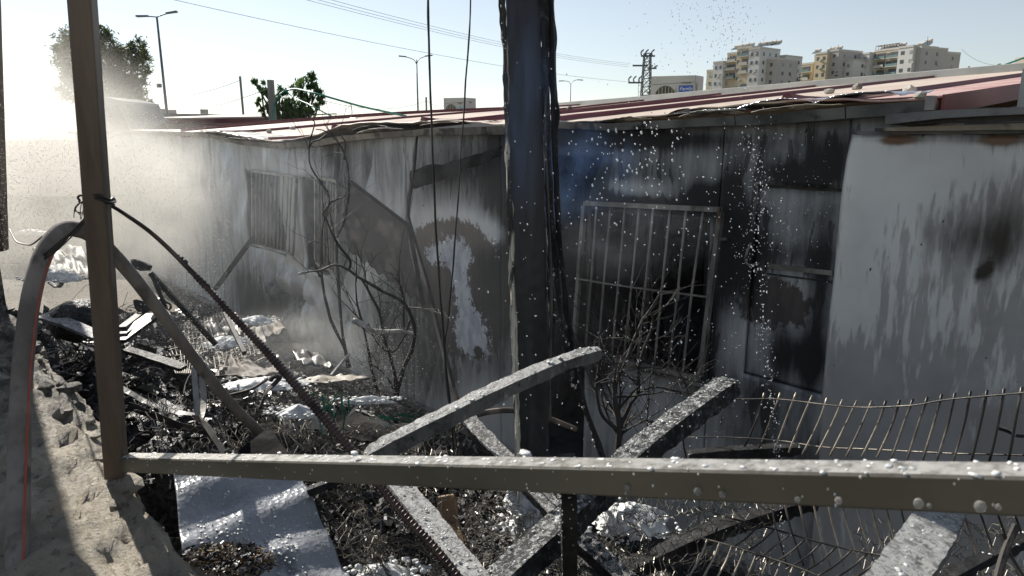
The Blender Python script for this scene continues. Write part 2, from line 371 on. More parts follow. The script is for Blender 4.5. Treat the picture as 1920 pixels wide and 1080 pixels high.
M['vanpaint'] = mk('grey_van_paint', (.2, .2, .2), (.24, .24, .24), 1, rough=.35, bump=0)
M['vanglass'] = NT('van_glass').done((.03, .035, .04), .1)
M['shedwall'] = mk('pale_shed_wall', (.45, .42, .36), (.52, .49, .43), 1, rough=.8, bump=0)
M['flatroof'] = mk('dark_flat_roof', (.08, .08, .08), (.13, .13, .12), 1, rough=.8, bump=0)
# ---------------------------------------------------------------- the setting
GZ = -.45
def sm(x, a, b):
    t = max(0, min(1, (x - a) / (b - a))); return t * t * (3 - 2 * t)
def heap(x, y):
    a = sm(x, -9.5, -6) * (1 - .35 * sm(x, -3.2, -1.2)) * (1 - .5 * sm(x, -1, 1))
    e = math.exp(-max(0, y - .85 + .15 * (x + 4)) ** 2 / 1.0)
    h = 1.62 * a * e + .18 * math.exp(-((x + 3.0) ** 2 + (y - 2.6) ** 2) / .8)
    h += (.12 * noise.noise((x * 1.7, y * 1.7, 3)) + .07 * noise.noise((x * 5, y * 5, 9)) + .03 * noise.noise((x * 14, y * 14, 1))) * (.45 + h)
    return GZ + max(0, h) + .03 * noise.noise((x * 6, y * 6, 5))
g = MB().grid(60, 60, lambda u, v: (lerp(-1400, 1400, u), lerp(-900, 1900, v), GZ - .06 + (-.0)))
g.build('ground', M['ground'], kind='structure')
def yy(u, v):
    x = lerp(-13, 3.2, u); y = lerp(.40, 4.32, v); return (x, y, heap(x, y))
MB().grid(330, 120, yy).build('yard_ground', M['charbed'], smooth=True, kind='structure')
def hz(u, v):
    a = R(lerp(-50, 40, u)); d = lerp(150, 900, v)
    x = math.sin(a) * d; y = math.cos(a) * d
    up = 26 * sm(d, 170, 420) * sm(math.degrees(a), -36, -12) + 6 * noise.noise((x * .01, y * .01, 0)) * sm(d, 170, 300)
    return (x, y, GZ - .5 + up)
MB().grid(60, 40, hz).build('hills', M['hill'], smooth=True, kind='structure')

# concrete ledge the photographer stands on
def ledge_edge(x): return .42 + .05 * noise.noise((x * 1.3, 0, 0)) + .035 * noise.noise((x * 5, 2, 0)) + .02 * noise.noise((x * 17, 2, 0)) - .05 * sm(x, -4.5, -7)
LX0, LX1 = -9.0, 1.6
def lz(x, y):
    e = ledge_edge(x) - y
    h = 1.70 + .02 * noise.noise((x * 2, y * 2, 0)) + .018 * noise.noise((x * 7, y * 9, 4)) * (1 + 1.2 * sm(e, .5, 0)) + .013 * noise.noise((x * 22, y * 26, 4)) * (1 + 1.5 * sm(e, .4, .0)) + .006 * noise.noise((x * 50, y * 55, 4))
    v = noise.noise((x * 11, y * 13, 8)); h -= .035 * max(0, v - .15) * sm(e, .7, .05)
    h += .10 * sm(x, -3.4, -4.6) * noise.noise((x * 3, y * 3, 2)) * sm(e, .8, 0)
    return h - .05 * sm(e, .07, 0)
def lx(u): # denser near camera
    return LX1 - (LX1 - LX0) * u ** 1.5
lt = MB()
NU, NV = 420, 110
lt.grid(NU, NV, lambda u, v: (lx(u), ledge_edge(lx(u)) - 3.2 * (1 - v) ** 1.7, lz(lx(u), ledge_edge(lx(u)) - 3.2 * (1 - v) ** 1.7)))
rt = thing('concrete_ledge', 'rough weathered concrete ledge with crumbling edge beside the burnt yard', 'ledge')
lt.build('ledge_top', M['ledge'], rt, smooth=True)
def lface(u, v):
    x = lx(u); z = lerp(lz(x, ledge_edge(x)), GZ - .1, v)
    return (x, ledge_edge(x) + .05 * noise.noise((x * 4, z * 4, 7)) * min(1, v * 8), z)
MB().grid(300, 40, lface).build('ledge_face', M['ledge'], rt, smooth=True)
pw = MB().grid(2, 20, lambda u, v: (-4.9 - .12 * (u > .6), lerp(-2.6, .085, v), 0)) if False else MB().box((-5.05, -2.8, 1.5), (-4.9, .40, 4.3))  # unseen block, added to cast the shadow along the ledge
tag(pw.build('added_shade_wall', M['ledge'], None), 'unseen concrete block added left of the picture to shade the ledge', 'wall')
# loose stones along its edge
for i in range(26):
    x = rnd(-4.8, -1.6); y = ledge_edge(x) - rnd(.0, .10); r = rnd(.008, .03) * (1 + .3 * (-x - 1.6))
    b = MB().ico((x, y, lz(x, y) + r * .4), r, (rnd(.8, 1.5), rnd(.8, 1.3), rnd(.5, .9)), 1, .22)
    b.build('concrete_chip', M['ledge'], rt)

# ---------------------------------------------------------------- the burnt building
WY = 4.25
def XW(px, y=300, Y=WY): return PY(px, y, Y).x
def poly(pts, Y):
    q = sorted((tuple(PY(x, y, Y)) for x, y in pts), key=lambda a: a[0]); return [(a[0], a[2]) for a in q]
EB = poly([(240, 248), (330, 253), (400, 259), (450, 271), (520, 279), (600, 274), (640, 266), (720, 258), (800, 254), (940, 252), (1043, 240), (1147, 245), (1280, 239), (1467, 232), (1600, 222), (1756, 208)], 4.10)
ET = poly([(240, 243), (330, 246), (400, 251), (450, 262), (520, 268), (600, 262), (640, 254), (720, 247), (800, 241), (940, 235), (1043, 227), (1147, 230), (1280, 222), (1467, 210), (1600, 198), (1756, 185)], 4.10)
RY = 12.8   # the ridge lies this far behind the photographer's side
RG = poly([(880, 209), (993, 204), (1047, 201), (1200, 190), (1280, 183), (1520, 163.5), (1727, 147.5), (1920, 132)], RY)
eb = lambda x: interp(EB, x); et = lambda x: interp(ET, x); rg = lambda x: interp(RG, x)
XR = -1.27
XL = -13.55
bld = thing('burnt_prefab_building', 'long fire gutted prefab building with red ribbed roof and sooty buckled walls', 'building')
def wcap(px, py): q = PY(px, py, WY); return q.x, q.z
# soot map in wall metres: centre and radii read off the photograph once, then fixed on the wall
BL = []
def blob(px, py, rx, ry, r=0, g_=0, b=0):
    x, z = wcap(px, py); x2, _ = wcap(px + rx, py); _, z2 = wcap(px, py + ry)
    BL.append((x, z, max(.05, abs(x2 - x)), max(.05, abs(z2 - z)), r, g_, b))
for a in [(430, 400, 40, 130, -.1), (520, 600, 90, 60, .35), (470, 560, 50, 60, .3), (610, 560, 70, 90, -.25), (570, 400, 22, 60, -.15), (700, 300, 60, 60, .12), (700, 420, 60, 80, -.08), (740, 620, 50, 80, .3), (610, 290, 60, 30, .15), (640, 400, 18, 120, .35),
          (860, 320, 90, 60, .3), (800, 600, 60, 120, .15), (860, 425, 75, 26, -.75), (930, 440, 22, 30, -.4), (860, 560, 90, 130, 0, -.0, .95), (850, 470, 80, 40, 0, 0, .6), (910, 620, 60, 90, .25), (850, 720, 60, 50, .3), (920, 790, 60, 60, -1.0), (920, 790, 60, 60, 0, 0, -.9),
          (862, 470, 36, 32, 0, .75), (815, 480, 20, 26, 0, .55), (868, 530, 17, 34, 0, .7), (888, 612, 34, 50, 0, .8), (895, 645, 30, 22, 0, .5), (938, 480, 10, 18, 0, .4), (902, 655, 7, 8, 1.2, -1), (886, 612, 16, 30, .4),
          (1020, 400, 90, 250, 1.2), (1080, 320, 30, 90, .5), (1240, 262, 120, 16, .55), (1230, 320, 110, 30, .08), (1190, 352, 70, 14, -.35), (1330, 370, 40, 22, .8), (1240, 385, 110, 10, .5), (1220, 540, 130, 120, .5),
          (1200, 770, 110, 80, -.12), (1200, 770, 140, 90, 0, 0, .42), (1320, 690, 30, 40, .35), (1130, 700, 20, 40, .5),
          (1480, 285, 110, 50, .28), (1500, 330, 60, 22, .6), (1390, 470, 40, 90, .7), (1375, 380, 20, 60, .4), (1400, 630, 40, 70, -.22), (1345, 600, 14, 60, .2), (1500, 405, 60, 35, .12), (1500, 405, 70, 40, 0, 0, .38), (1490, 480, 70, 30, .3), (1480, 575, 50, 45, .02), (1480, 575, 80, 60, 0, 0, .62), (1400, 520, 60, 120, 0, 0, .35),
          (1500, 670, 60, 40, .5), (1430, 740, 60, 40, .3), (1540, 560, 20, 150, .35), (1460, 840, 120, 50, .3), (1560, 290, 30, 40, .35)]:
    blob(*a)
def stain_wall(v):
    x, y, z = v; r = .44 + .14 * noise.noise((x, z, 0)); g_ = b = 0
    for (cx, cz, sx, sz, dr, dg, db) in BL:
        q = ((x - cx) / sx) ** 2 + ((z - cz) / sz) ** 2
        if q < 7:
            e = math.exp(-q * .8); r += dr * e; g_ += dg * e; b += db * e
    return (max(0, r), max(0, g_), max(0, b), 1)
def buckle(x, z):
    k = sm(x, -5.2, -7.5)
    a = .10 * noise.noise((x * .55 + z * .35, z * .3, 2)) + .05 * abs(noise.noise((x * 1.6 + z * 1.1, z * .45, 5)))
    crump = math.exp(-(((x + 9.2) / 1.3) ** 2 + ((z - .3) / .45) ** 2)) * (.16 * noise.noise((x * 3.2 + z * 2.2, z * 2.4, 1)) + .07 * noise.noise((x * 7 + z * 5, z * 4, 1)))
    fold = .08 * (1 - min(1, abs(((x * 1.0 - z * .42) % 1.1) - .55) / .09)) * sm(x, -8.2, -7.9)
    return k * (a + crump * 2.6 + .05 * noise.noise((x * 2.4 - z * 1.6, z * .9, 11)) - fold) + .012 * noise.noise((x * 1.2, z * 1.2, 8)) + .004 * noise.noise((x * 6, z * 3, 8))
def cuts(a, b, br, step):
    ks = sorted([a, b] + [q for q in set(round(w, 4) for w in br) if a + .004 < q < b - .004]); ks = [k for i, k in enumerate(ks) if i == 0 or k - ks[i - 1] > .003]; out = []
    for p, q in zip(ks, ks[1:]):
        n = max(1, int(round((q - p) / step))); out += [lerp(p, q, i / n) for i in range(n)]
    return out + [b]
win = [(-11.15, -9.6, .92, 2.14), (-8.86, -8.22, .86, 2.14), (XW(1104), XW(1346), .90, 2.11), (XW(972), XW(1112), -.35, 2.5)]
hx0, hz1 = wcap(1424, 345); hx1, hz0 = wcap(1568, 745)
win.append((hx0, hx1, hz0, hz1))
def panel(x0, x1, step, label=None, lean=None, zt=None, z0=GZ):
    xs = cuts(x0, x1, [w[0] for w in win] + [w[1] for w in win], step)
    zs = cuts(z0, 2.9, [w[2] for w in win] + [w[3] for w in win], step)
    b = MB(); n = len(xs)
    for z in zs:
        for x in xs:
            top = eb((x)) + .06; zz = min(z, top) if z < 2.7 else top
            xx = x
            if lean: xx = x + lean(x, zz)
            b.v.append((xx, WY - buckle(x, zz), zz))
    for j in range(len(zs) - 1):
        for i in range(n - 1):
            cx = (xs[i] + xs[i + 1]) / 2; cz = (zs[j] + zs[j + 1]) / 2
            if any(w[0] < cx < w[1] and w[2] < cz < w[3] for w in win): continue
            a = j * n + i
            if b.v[a + n][2] - b.v[a][2] < 1e-4: continue
            b.f.append((a, a + 1, a + n + 1, a + n))
    o = b.build('wall_panel', M['wall'], bld, smooth=True, stain=stain_wall, label=label)
    m = o.modifiers.new('solid', 'SOLIDIFY'); m.thickness = .04; m.offset = -1 if False else 1
    return o
G = .006
sx = [-24, XW(262), XW(335), XW(402), XW(572), XW(640), XW(768), XW(945), XW(1360), XW(1610) + .25]
steps = [.3, .12, .08, .05, .05, .045, .03, .03, .03]
labs = ['mist veiled wall panel', None, 'warped grey wall panel beside the corner strip', 'crumpled wall panel below the barred window', None, 'folded wall panel with slanting creases', 'wall panel with peeled white patch in brown scorch', 'sooty wall panel round the large barred window', 'black streaked wall panel with boarded hatch']
for i in range(9):
    ln = None
    if i == 7: ln = lambda x, z: .20 * sm(z, 2.12, 2.62) * sm(x, -3.3, -3.9) if x > XW(1108) - .01 else 0
    panel(sx[i] + G, sx[i + 1] - G, steps[i], labs[i], ln)
# joint strips over the seams
for px in (402, 640, 768, 1360):
    x = XW(px); b = MB(); w = .02
    b.grid(2, 40, lambda u, v: (x + (u - .5) * 2 * w, WY - buckle(x, lerp(GZ, eb(x), v)) - .012, lerp(GZ, eb(x) - .01, v)))
    solid(b.build('joint_strip', M['black_steel'], bld), .008)
# base rail and skirting kerb
b = MB(); b.tube([(x, WY - .10 - buckle(x, -.2) * .5, GZ + .07) for x in [lerp(-14, -1.7, i / 40) for i in range(41)]], .045, 4)
b.build('base_rail', M['galv'], bld)
b = MB(); b.tube([(x, WY - .32 - .03 * noise.noise((x, 0, 0)), GZ + .03) for x in [lerp(-13, -7, i / 30) for i in range(31)]], .03, 4)
b.build('bottom_track', M['galv'], bld)
# interior, back and end walls
b = MB(); b.box((-24, 7.0, GZ), (XR - .1, 7.08, 2.68)); b.build('inner_wall', M['interior'], bld)
b = MB(); b.box((-24, 4.4, GZ - .02), (XR - .1, 7.0, GZ + .03)); b.build('inner_floor', M['interior'], bld)
b = MB(); b.box((-4.98, 4.36, GZ), (-4.9, 7.0, 2.6)); b.build('partition', M['interior'], bld)
b = MB(); b.box((-7.6, 4.36, GZ), (-7.5, 7.0, 2.5)); b.build('partition', M['interior'], bld)
b = MB(); b.box((XL, RY + .2, GZ), (XR, RY + .28, 3.0)); b.build('back_wall', M['shedwall'], bld)
b = MB(); b.quad((XR - .04, 4.4, GZ), (XR - .04, RY + .2, GZ), (XR - .04, RY + .2, rg(XR) - .12), (XR - .04, 4.4, 2.72)); solid(b.build('end_wall', M['shedwall'], bld), .06)
b = MB(); b.box((-4.4, 6.2, 1.0), (-3.9, 6.9, 1.9)); b.box((-3.5, 5.6, .3), (-3.42, 5.68, 2.6)); b.box((-2.9, 5.6, .3), (-2.84, 5.68, 2.6)); b.box((-4.6, 5.6, 1.9), (-2.6, 5.66, 1.96))
b.build('charred_partition_frame', M['black_steel'], bld)

# roof : sheets between ribs, lifted and torn at the eave
ribs = [XR, -2.05, -3.95, -5.85, -7.75, -9.65, -11.55, -13.5]
XL = -13.55
def lift(x, v):
    l = 0
    for cx, w, h in ((XW(1335), .36, .055), (XW(1500), .42, .06), (XW(700), 1.3, .12), (XW(1190), .25, .03), (XW(870), .5, .05), (XW(470), 1.5, .06)):
        l += h * math.exp(-((x - cx) / w) ** 2)
    return l * math.exp(-v * 9) + .012 * noise.noise((x * 5, v * 8, 0)) * math.exp(-v * 14)
def roofpt(x, v, up=0):
    v = v * .0 + v; y = lerp(4.06 + .03 * noise.noise((x * 3, 0, 0)), RY, v)
    return Vector((x, y, lerp(et(x) + .004, rg(x), v) + lift(x, v * 2.8) + up + (.07 * sm(x, -8, -13) - .012 * sm(x, -4, -7)) * math.sin(v * math.pi)))
for i, (a, c) in enumerate(zip(ribs, ribs[1:])):
    b = MB(); b.grid(26, 44, lambda u, v: roofpt(lerp(c, a, u), v ** 1.9))
    o = b.build('roof_sheet', M['pan_pink'] if i == 0 else M['pan'], bld, smooth=True, label='pink scorched roof sheet at the gable end' if i == 0 else None); solid(o, .012, 1 if False else -1)
for i, x in enumerate(ribs):
    h = .036
    if i == 0: continue
    b = MB(); n = 24
    for j in range(n + 1):
        v = lerp(.0, .985, j / n)
        for dx, dz in ((-.042, .002), (-.022, h), (.022, h), (.042, .002)):
            b.v.append(tuple(roofpt(x + dx, v ** 1.2) + Vector((0, 0, dz))))
    for j in range(n):
        for k in range(3):
            q = j * 4 + k; b.f.append((q, q + 1, q + 5, q + 4))
    b.f.append((0, 1, 2, 3)); b.f.append(tuple(n * 4 + k for k in (3, 2, 1, 0)))
    b.build('roof_rib', M['rib'], bld)
# ridge capping in overlapping lengths
x = XR + .04
while x > XL + .1:
    x2 = max(x - 2.1, XL - .05)
    b = MB(); n = 8
    b.grid(n, 3, lambda u, v: (lerp(x, x2, u), (RY - .25, RY - .22, RY, RY + .4)[int(round(v * 3))], rg(lerp(x, x2, u)) + (-.03, .085, .11, .01)[int(round(v * 3))] - .0))
    o = b.build('ridge_cap', M['ridge'], bld); solid(o, .006); x = x2 + .0
b = MB(); b.grid(40, 1, lambda u, v: (lerp(XR + .05, XL, u), lerp(RY + .1, RY + .3, v), lerp(rg(lerp(XR, XL, u)) + .02, 3.0, v))); solid(b.build('rear_roof_edge', M['pan'], bld), .03)
b = MB(); b.grid(20, 4, lambda u, v: (lerp(XL - .06, -24, u), lerp(4.1, 5.6, v), et(lerp(XL, -24, u)) - .02 + .03 * v)); solid(b.build('low_flat_roof', M['dark_fascia'], bld), .03)
b = MB(); b.grid(1, 16, lambda u, v: roofpt(-13.5 - .055, v) + Vector((0, 0, .068 - .19 * u))); solid(b.build('left_verge_flashing', M['rib'], bld), .012)
# eave fascia in bent lengths
fx = [XR, XW(1600), XW(1400), XW(1147), XW(1043), XW(940), XW(800), XW(690), XW(600), XW(520), XW(450), XW(400), XW(330), XW(240), -24]
for i, (a, c) in enumerate(zip(fx, fx[1:])):
    b = MB(); n = 10 if i < 12 else 3
    for j in range(n + 1):
        x = lerp(a - .004, c + .004, j / n); t_, bo = et(x), eb(x)
        wob = .008 * noise.noise((x * 5, 0, 1))
        for y, z in ((4.20, bo), (4.08 + wob, bo + wob), (4.06 + wob, t_ - .006), (4.20, t_ - .004)): b.v.append((x, y, z))
    for j in range(n):
        for k in range(4):
            q = j * 4; b.f.append((q + k, q + (k + 1) % 4, q + 4 + (k + 1) % 4, q + 4 + k))
    b.f.append((0, 1, 2, 3)); q = n * 4; b.f.append((q + 3, q + 2, q + 1, q))
    b.build('eave_fascia', M['dark_fascia'] if i in (0, 1, 2) else M['fascia'], bld)
# end cap where the fascia meets the verge, red verge flashing running up the gable
b = MB(); p0 = PY(1747, 186, 4.03); b.box((p0.x - .03, 4.03, eb(XR) + .005), (XR + .03, 4.06, et(XR) + .012)); b.build('fascia_end_cap', M['galv'], bld)
b = MB(); b.grid(1, 16, lambda u, v: roofpt(XR + .055, v) + Vector((0, 0, .012 - .10 * u))); solid(b.build('verge_flashing', M['rib'], bld), .012)
# torn foil and curled lips of sheet at the eave
def lip(pxs, mat, name, hgt, seed, yo=0.0, th=.004):
    b = MB(); X0, X1 = XW(pxs[1]), XW(pxs[0])
    def fn(u, v):
        x = lerp(X0, X1, u); e = math.sin(math.pi * u) ** .7
        k = noise.noise((x * 7, seed, v * 2))
        return (x, 4.05 - yo - .05 * (v - .3) * e + .012 * k, et(x) + .006 + e * v * hgt + .012 * k * e + .006 * noise.noise((x * 23, v * 3, seed)))
    b.grid(40, 5, fn); solid(b.build(name, mat, bld, smooth=True), th)
def flap(pxs, mat, name, rise, back, seed):
    b = MB(); X0, X1 = XW(pxs[1]), XW(pxs[0])
    def fn(u, v):
        x = lerp(X0, X1, u); e = math.sin(math.pi * u) ** .6
        k = noise.noise((x * 9, seed, v * 4)); y = 4.05 + back * v
        return (x, y, lerp(et(x), rg(x), (y - 4.05) / (RY - 4.05)) + .03 + rise * e * (1 - v) + .012 * k)
    b.grid(36, 8, fn); solid(b.build(name, mat, bld, smooth=True), .004)
flap((1405, 1545), M['foil'], 'torn_foil', .045, .5, 3)
flap((1290, 1420), M['foil'], 'torn_foil', .01, .10, 4)
flap((1545, 1700), M['foil'], 'torn_foil', .035, .5, 5)
flap((150 + 1130, 1345), M['interior'], 'torn_gap', .03, .3, 8)
flap((820, 935), M['pan'], 'curled_sheet_edge', .02, .25, 9)
flap((690, 760), M['dark_fascia'], 'curled_sheet_edge', .05, .4, 10)
flap((400, 520), M['galv'], 'curled_sheet_edge', .04, .5, 11)
for px0, px1, h, s_ in ((1300, 1420, .03, 1), (1430, 1600, .02, 2), (1150, 1250, .02, 5), (700, 790, .03, 6), (455, 560, .03, 7)):
    lip((px0, px1), M['fascia'], 'curled_sheet_edge', h, s_)

# window bars
def grille(c, nb, mid, w=.03, bw=.018, mat='bare_steel', label=None, midpos=.5):
    TL, TR, BR, BLc = [Vector(q) for q in c]
    root = thing('window_grille', label, 'window bars')
    b = MB(); b.bar(TL, TR, w, w, (0, 1, 0)); b.build('top_bar', M[mat], root)
    b = MB(); b.bar(BLc, BR, w, w, (0, 1, 0)); b.build('bottom_bar', M[mat], root)
    up = (BLc - TL).normalized() * w * .51
    for A, B in ((TL, BLc), (TR, BR)):
        b = MB(); b.bar(A + up, B - up, w, w, (0, 1, 0)); b.build('side_bar', M[mat], root)
    for i in range(nb):
        t_ = (i + 1) / (nb + 1) + rnd(-.006, .006)
        p = TL.lerp(TR, t_); q = BLc.lerp(BR, t_ + rnd(-.008, .008))
        b = MB(); m_ = p.lerp(q, .5) + Vector((rnd(-.01, .01), rnd(-.008, .008), 0)); b.tube(spline([p, m_, q], 4), bw / 2, 6); b.build('upright_bar', M[mat], root, smooth=True)
    if mid:
        A = TL.lerp(BLc, midpos) + Vector((0, -.014, 0)); B = TR.lerp(BR, midpos) + Vector((0, -.014, 0))
        b = MB(); b.tube(spline([A, A.lerp(B, .35) + Vector((0, 0, -.008)), B], 6), bw * .42, 5); b.build('cross_bar', M[mat], root)
    return root
gy = 4.13
grille([PY(1096, 381, gy), PY(1352, 393, gy), PY(1312, 710, gy), PY(1075, 655, gy)], 8, True, .034, .02, label='large steel window grille over the black opening right of the charred post')
gy2 = 4.06
grille([PY(474, 321, gy2), PY(556, 332, gy2), PY(549, 477, gy2), PY(474, 458, gy2)], 10, False, .035, .02, 'galv', label='barred window grille farthest left on the buckled wall')
grille([PY(592, 332, gy2), PY(632, 340, gy2), PY(630, 512, gy2), PY(592, 492, gy2)], 6, False, .035, .02, 'galv', label='narrow barred window grille left of the hanging torn sheet')
# burnt window casings behind the bars
def casing(x0, x1, z0, z1, d=.05):
    w = thing('window_casing', None, None); w.parent = bld; del w
    return
for k, (x0, x1, z0, z1) in enumerate(win[:3]):
    fr = MB(); t_ = .035; y0, y1 = WY + .0 - buckle((x0 + x1) / 2, 1.5), WY + .09
    fr.box((x0 + .002, y0, z0 + .002), (x0 + t_, y1, z1 - .002)); fr.box((x1 - t_, y0, z0 + .002), (x1 - .002, y1, z1 - .002))
    fr.box((x0 + t_, y0, z1 - t_), (x1 - t_, y1, z1 - .002)); fr.box((x0 + t_, y0, z0 + .002), (x1 - t_, y1, z0 + t_))
    wf = fr.build('window_frame', M['black_steel'], bld)
    mb = MB(); xm = lerp(x0, x1, .52); mb.box((xm - .02, y0 + .03, z0 + t_), (xm + .02, y1 - .02, z1 - t_)); mb.build('mullion', M['black_steel'], wf)
    mb = MB(); mb.tri((x0 + t_, y1 - .04, z0 + t_), (x0 + t_ + .3, y1 - .04, z0 + t_), (x0 + t_, y1 - .04, z0 + .3)); solid(mb.build('broken_pane', M['vanglass'], wf), .004)
# sill below the large window, boarded hatch, bracket
b = MB(); p, q = PY(1085, 662, 4.16), PY(1330, 724, 4.16); b.bar(p, q, .05, .03); b.build('window_sill', M['dark_fascia'], bld)
hd = MB()
hs = lambda u, v: (lerp(hx0 + .004, hx1 - .004, u), WY + .016 - .004 * noise.noise((u * 9, v * 9, 0)), lerp(hz0 + .004, hz1 - .004, v))
ho = hd.grid(24, 60, hs).build('hatch', M['wall'], bld, smooth=True, stain=stain_wall, label='sooty boarded hatch right of the large barred window'); solid(ho, .02, 1)
for (a, c) in (((hx0 + .012, WY - .012, hz1 - .02), (hx1 - .012, WY + .03, hz1 + .02)),):
    MB().box(a, c).build('hatch_frame', M['black_steel'], ho)
p, q = PY(1440, 498, WY - .004), PY(1562, 512, WY - .004)
b = MB(); b.bar(p, q, .02, .03); b.build('hatch_rail', M['bare_steel'], ho)
b = MB(); b.bar(p - Vector((0, 0, .055)), q - Vector((0, 0, .055)), .012, .012); b.build('hatch_rail', M['black_steel'], ho)
b = MB(); b.tube(spline([PY(1408, 455, 4.2), PY(1400, 475, 4.17), PY(1398, 488, 4.17), PY(1406, 497, 4.17), PY(1424, 494, 4.2)], 5), .009, 6); b.build('pipe_hook', M['galv'], bld, smooth=True)
b = MB(); b.tube([PY(1348, 450, 4.2), PY(1362, 448, 4.2)], .012, 6); b.build('grille_bolt', M['galv'], bld)
b = MB(); q = PY(902, 655, WY - .02); 

# hanging charred flap and the dark seam left of the peeled panel
root = thing('charred_flap', 'blackened torn board hanging below the eave left of the charred post', 'board')
tp = [(770, 322), (800, 312), (850, 302), (900, 288), (942, 272)]; bt = [(776, 352), (805, 345), (850, 330), (900, 308), (942, 292)]
b = MB(); A = spline([PY(x, y, 4.06) for x, y in tp], 8); B = spline([PY(x, y, 4.06) for x, y in bt], 8)
def ff(u, v):
    i = int(round(u * 32)); k = A[i].lerp(B[i], v); return k + Vector((0, -.02 * math.sin(v * 3) + .025 * noise.noise(k * 9), .03 * noise.noise(k * 7)))
solid(b.grid(32, 8, ff).build('board', M['soot_board'], root, smooth=True), .018)
b = MB(); b.tube(spline([PY(x, y, 4.05) for x, y in ((781, 255), (776, 320), (768, 372), (764, 412))], 6), .02, 5, wob=.4); b.build('edge_strip', M['black_steel'], root)

# ---------------------------------------------------------------- annex on the right
ann = thing('pale_annex', 'pale rinsed sheet metal annex wall with run marks at the right', 'building')
AB = []
def ablob(px, py, rx, ry, r=0, g_=0, b=0):
    q = PY(px, py, 4.15); q2 = PY(px + rx, py, 4.15); q3 = PY(px, py + ry, 4.15); AB.append((q.x, q.z, abs(q2.x - q.x), abs(q3.z - q.z), r, g_, b))
for a in [(1620, 420, 60, 130, 0, .3), (1700, 330, 80, 70, 0, .28), (1740, 300, 200, 45, 0, .3), (1610, 560, 50, 60, 0, .2), (1720, 350, 22, 16, 0, 1), (1860, 560, 110, 90, 0, .1), (1760, 620, 120, 80, 0, .02), (1700, 850, 200, 120, 0, -.3),
          (1760, 258, 240, 9, .5), (1690, 262, 40, 12, .5, 0, .6), (1880, 262, 60, 14, .6, 0, .5), (1840, 450, 80, 50, .5, -.1), (1905, 400, 50, 70, .45), (1880, 480, 50, 60, .25), (1843, 512, 4, 14, 1.2), (1859, 505, 5, 13, 1.2), (1750, 585, 14, 3, .9, 0, .8), (1600, 700, 50, 50, 0, -.1), (1780, 420, 40, 60, .25)]: ablob(*a)
def stain_ann(v):
    x, y, z = v; r = .0; g_ = .30 + .13 * sm(z, .6, 1.5) + .1 * noise.noise((x * 1.1, z, 0)); b = 0
    for (cx, cz, sx_, sz, dr, dg, db) in AB:
        q = ((x - cx) / sx_) ** 2 + ((z - cz) / sz) ** 2
        if q < 7: e = math.exp(-q * .8); r += dr * e; g_ += dg * e; b += db * e
    return (max(0, r), max(0, g_), max(0, b), 1)
edge = [(1608, 250), (1596, 300), (1587, 360), (1580, 430), (1572, 520), (1560, 620), (1549, 740), (1542, 900)]
EL = sorted([(PY(x, y, 4.15).z, PY(x, y, 4.15).x) for x, y in edge])
AX1 = 2.6
def an(u, v):
    z = lerp(GZ, 2.665, v); x0 = interp(EL, z); x = lerp(x0, AX1, u ** 1.3)
    return (x, 4.15 + .05 * math.exp(-u * 20) + .006 * noise.noise((x * 2, z * 2, 0)), z)
solid(MB().grid(110, 110, an).build('wall_sheet', M['panel'], ann, smooth=True, stain=stain_ann), .05, 1)
def strip(tpx, bpx, y, d, mat, name, ex=1.2):
    a = [PY(*q, y) for q in tpx]; c = [PY(*q, y) for q in bpx]
    a.append(a[-1] + (a[-1] - a[-2]).normalized() * ex); c.append(c[-1] + (c[-1] - c[-2]).normalized() * ex)
    b = MB()
    for p, q in zip(a, c):
        for w in (q, p): b.v += [tuple(w), tuple(w + Vector((0, d, 0)))]
    for i in range(len(a) - 1):
        k = i * 4
        for f in ((0, 2, 6, 4), (2, 3, 7, 6), (3, 1, 5, 7), (1, 0, 4, 5)): b.f.append(tuple(k + j for j in f))
    k = (len(a) - 1) * 4; b.f.append((0, 1, 3, 2)); b.f.append((k, k + 2, k + 3, k + 1))
    return b.build(name, M[mat], ann)
strip([(1660, 214), (1760, 207), (1830, 204), (1920, 201)], [(1660, 233), (1760, 222), (1830, 218), (1920, 214)], 3.93, .14, 'dark_fascia', 'gutter')
strip([(1662, 233), (1760, 222), (1830, 218), (1920, 214)], [(1690, 236), (1760, 231), (1830, 229), (1920, 226)], 4.00, .1, 'black_steel', 'gutter_underside')
strip([(1640, 240), (1760, 236), (1920, 231)], [(1640, 246), (1760, 245), (1920, 243)], 4.03, .10, 'fascia', 'soffit_trim')
strip([(1606, 246), (1760, 246), (1920, 244)], [(1606, 251), (1760, 252), (1920, 250)], 4.09, .055, 'dark_fascia', 'soffit_trim')
b = MB(); b.box((XR + .12, 4.22, 2.665), (AX1, 7.6, 2.8)); b.build('annex_roof', M['dark_fascia'], ann)
b = MB(); q0 = PY(1800, 200, 5.0); b.box((XR + .2, 4.9, 2.8), (2.4, 5.0, 2.93)); b.build('roof_upstand', M['shedwall'], ann)
b = MB(); b.box((PY(1908, 190, 4.7).x, 4.7, 2.8), (2.4, 4.76, 3.02)); b.build('roof_box', M['ridge'], ann)
# ================================================================ foreground and yard
def px_path(pts, k=6): return spline([P(x, y, d) for x, y, d in pts], k)
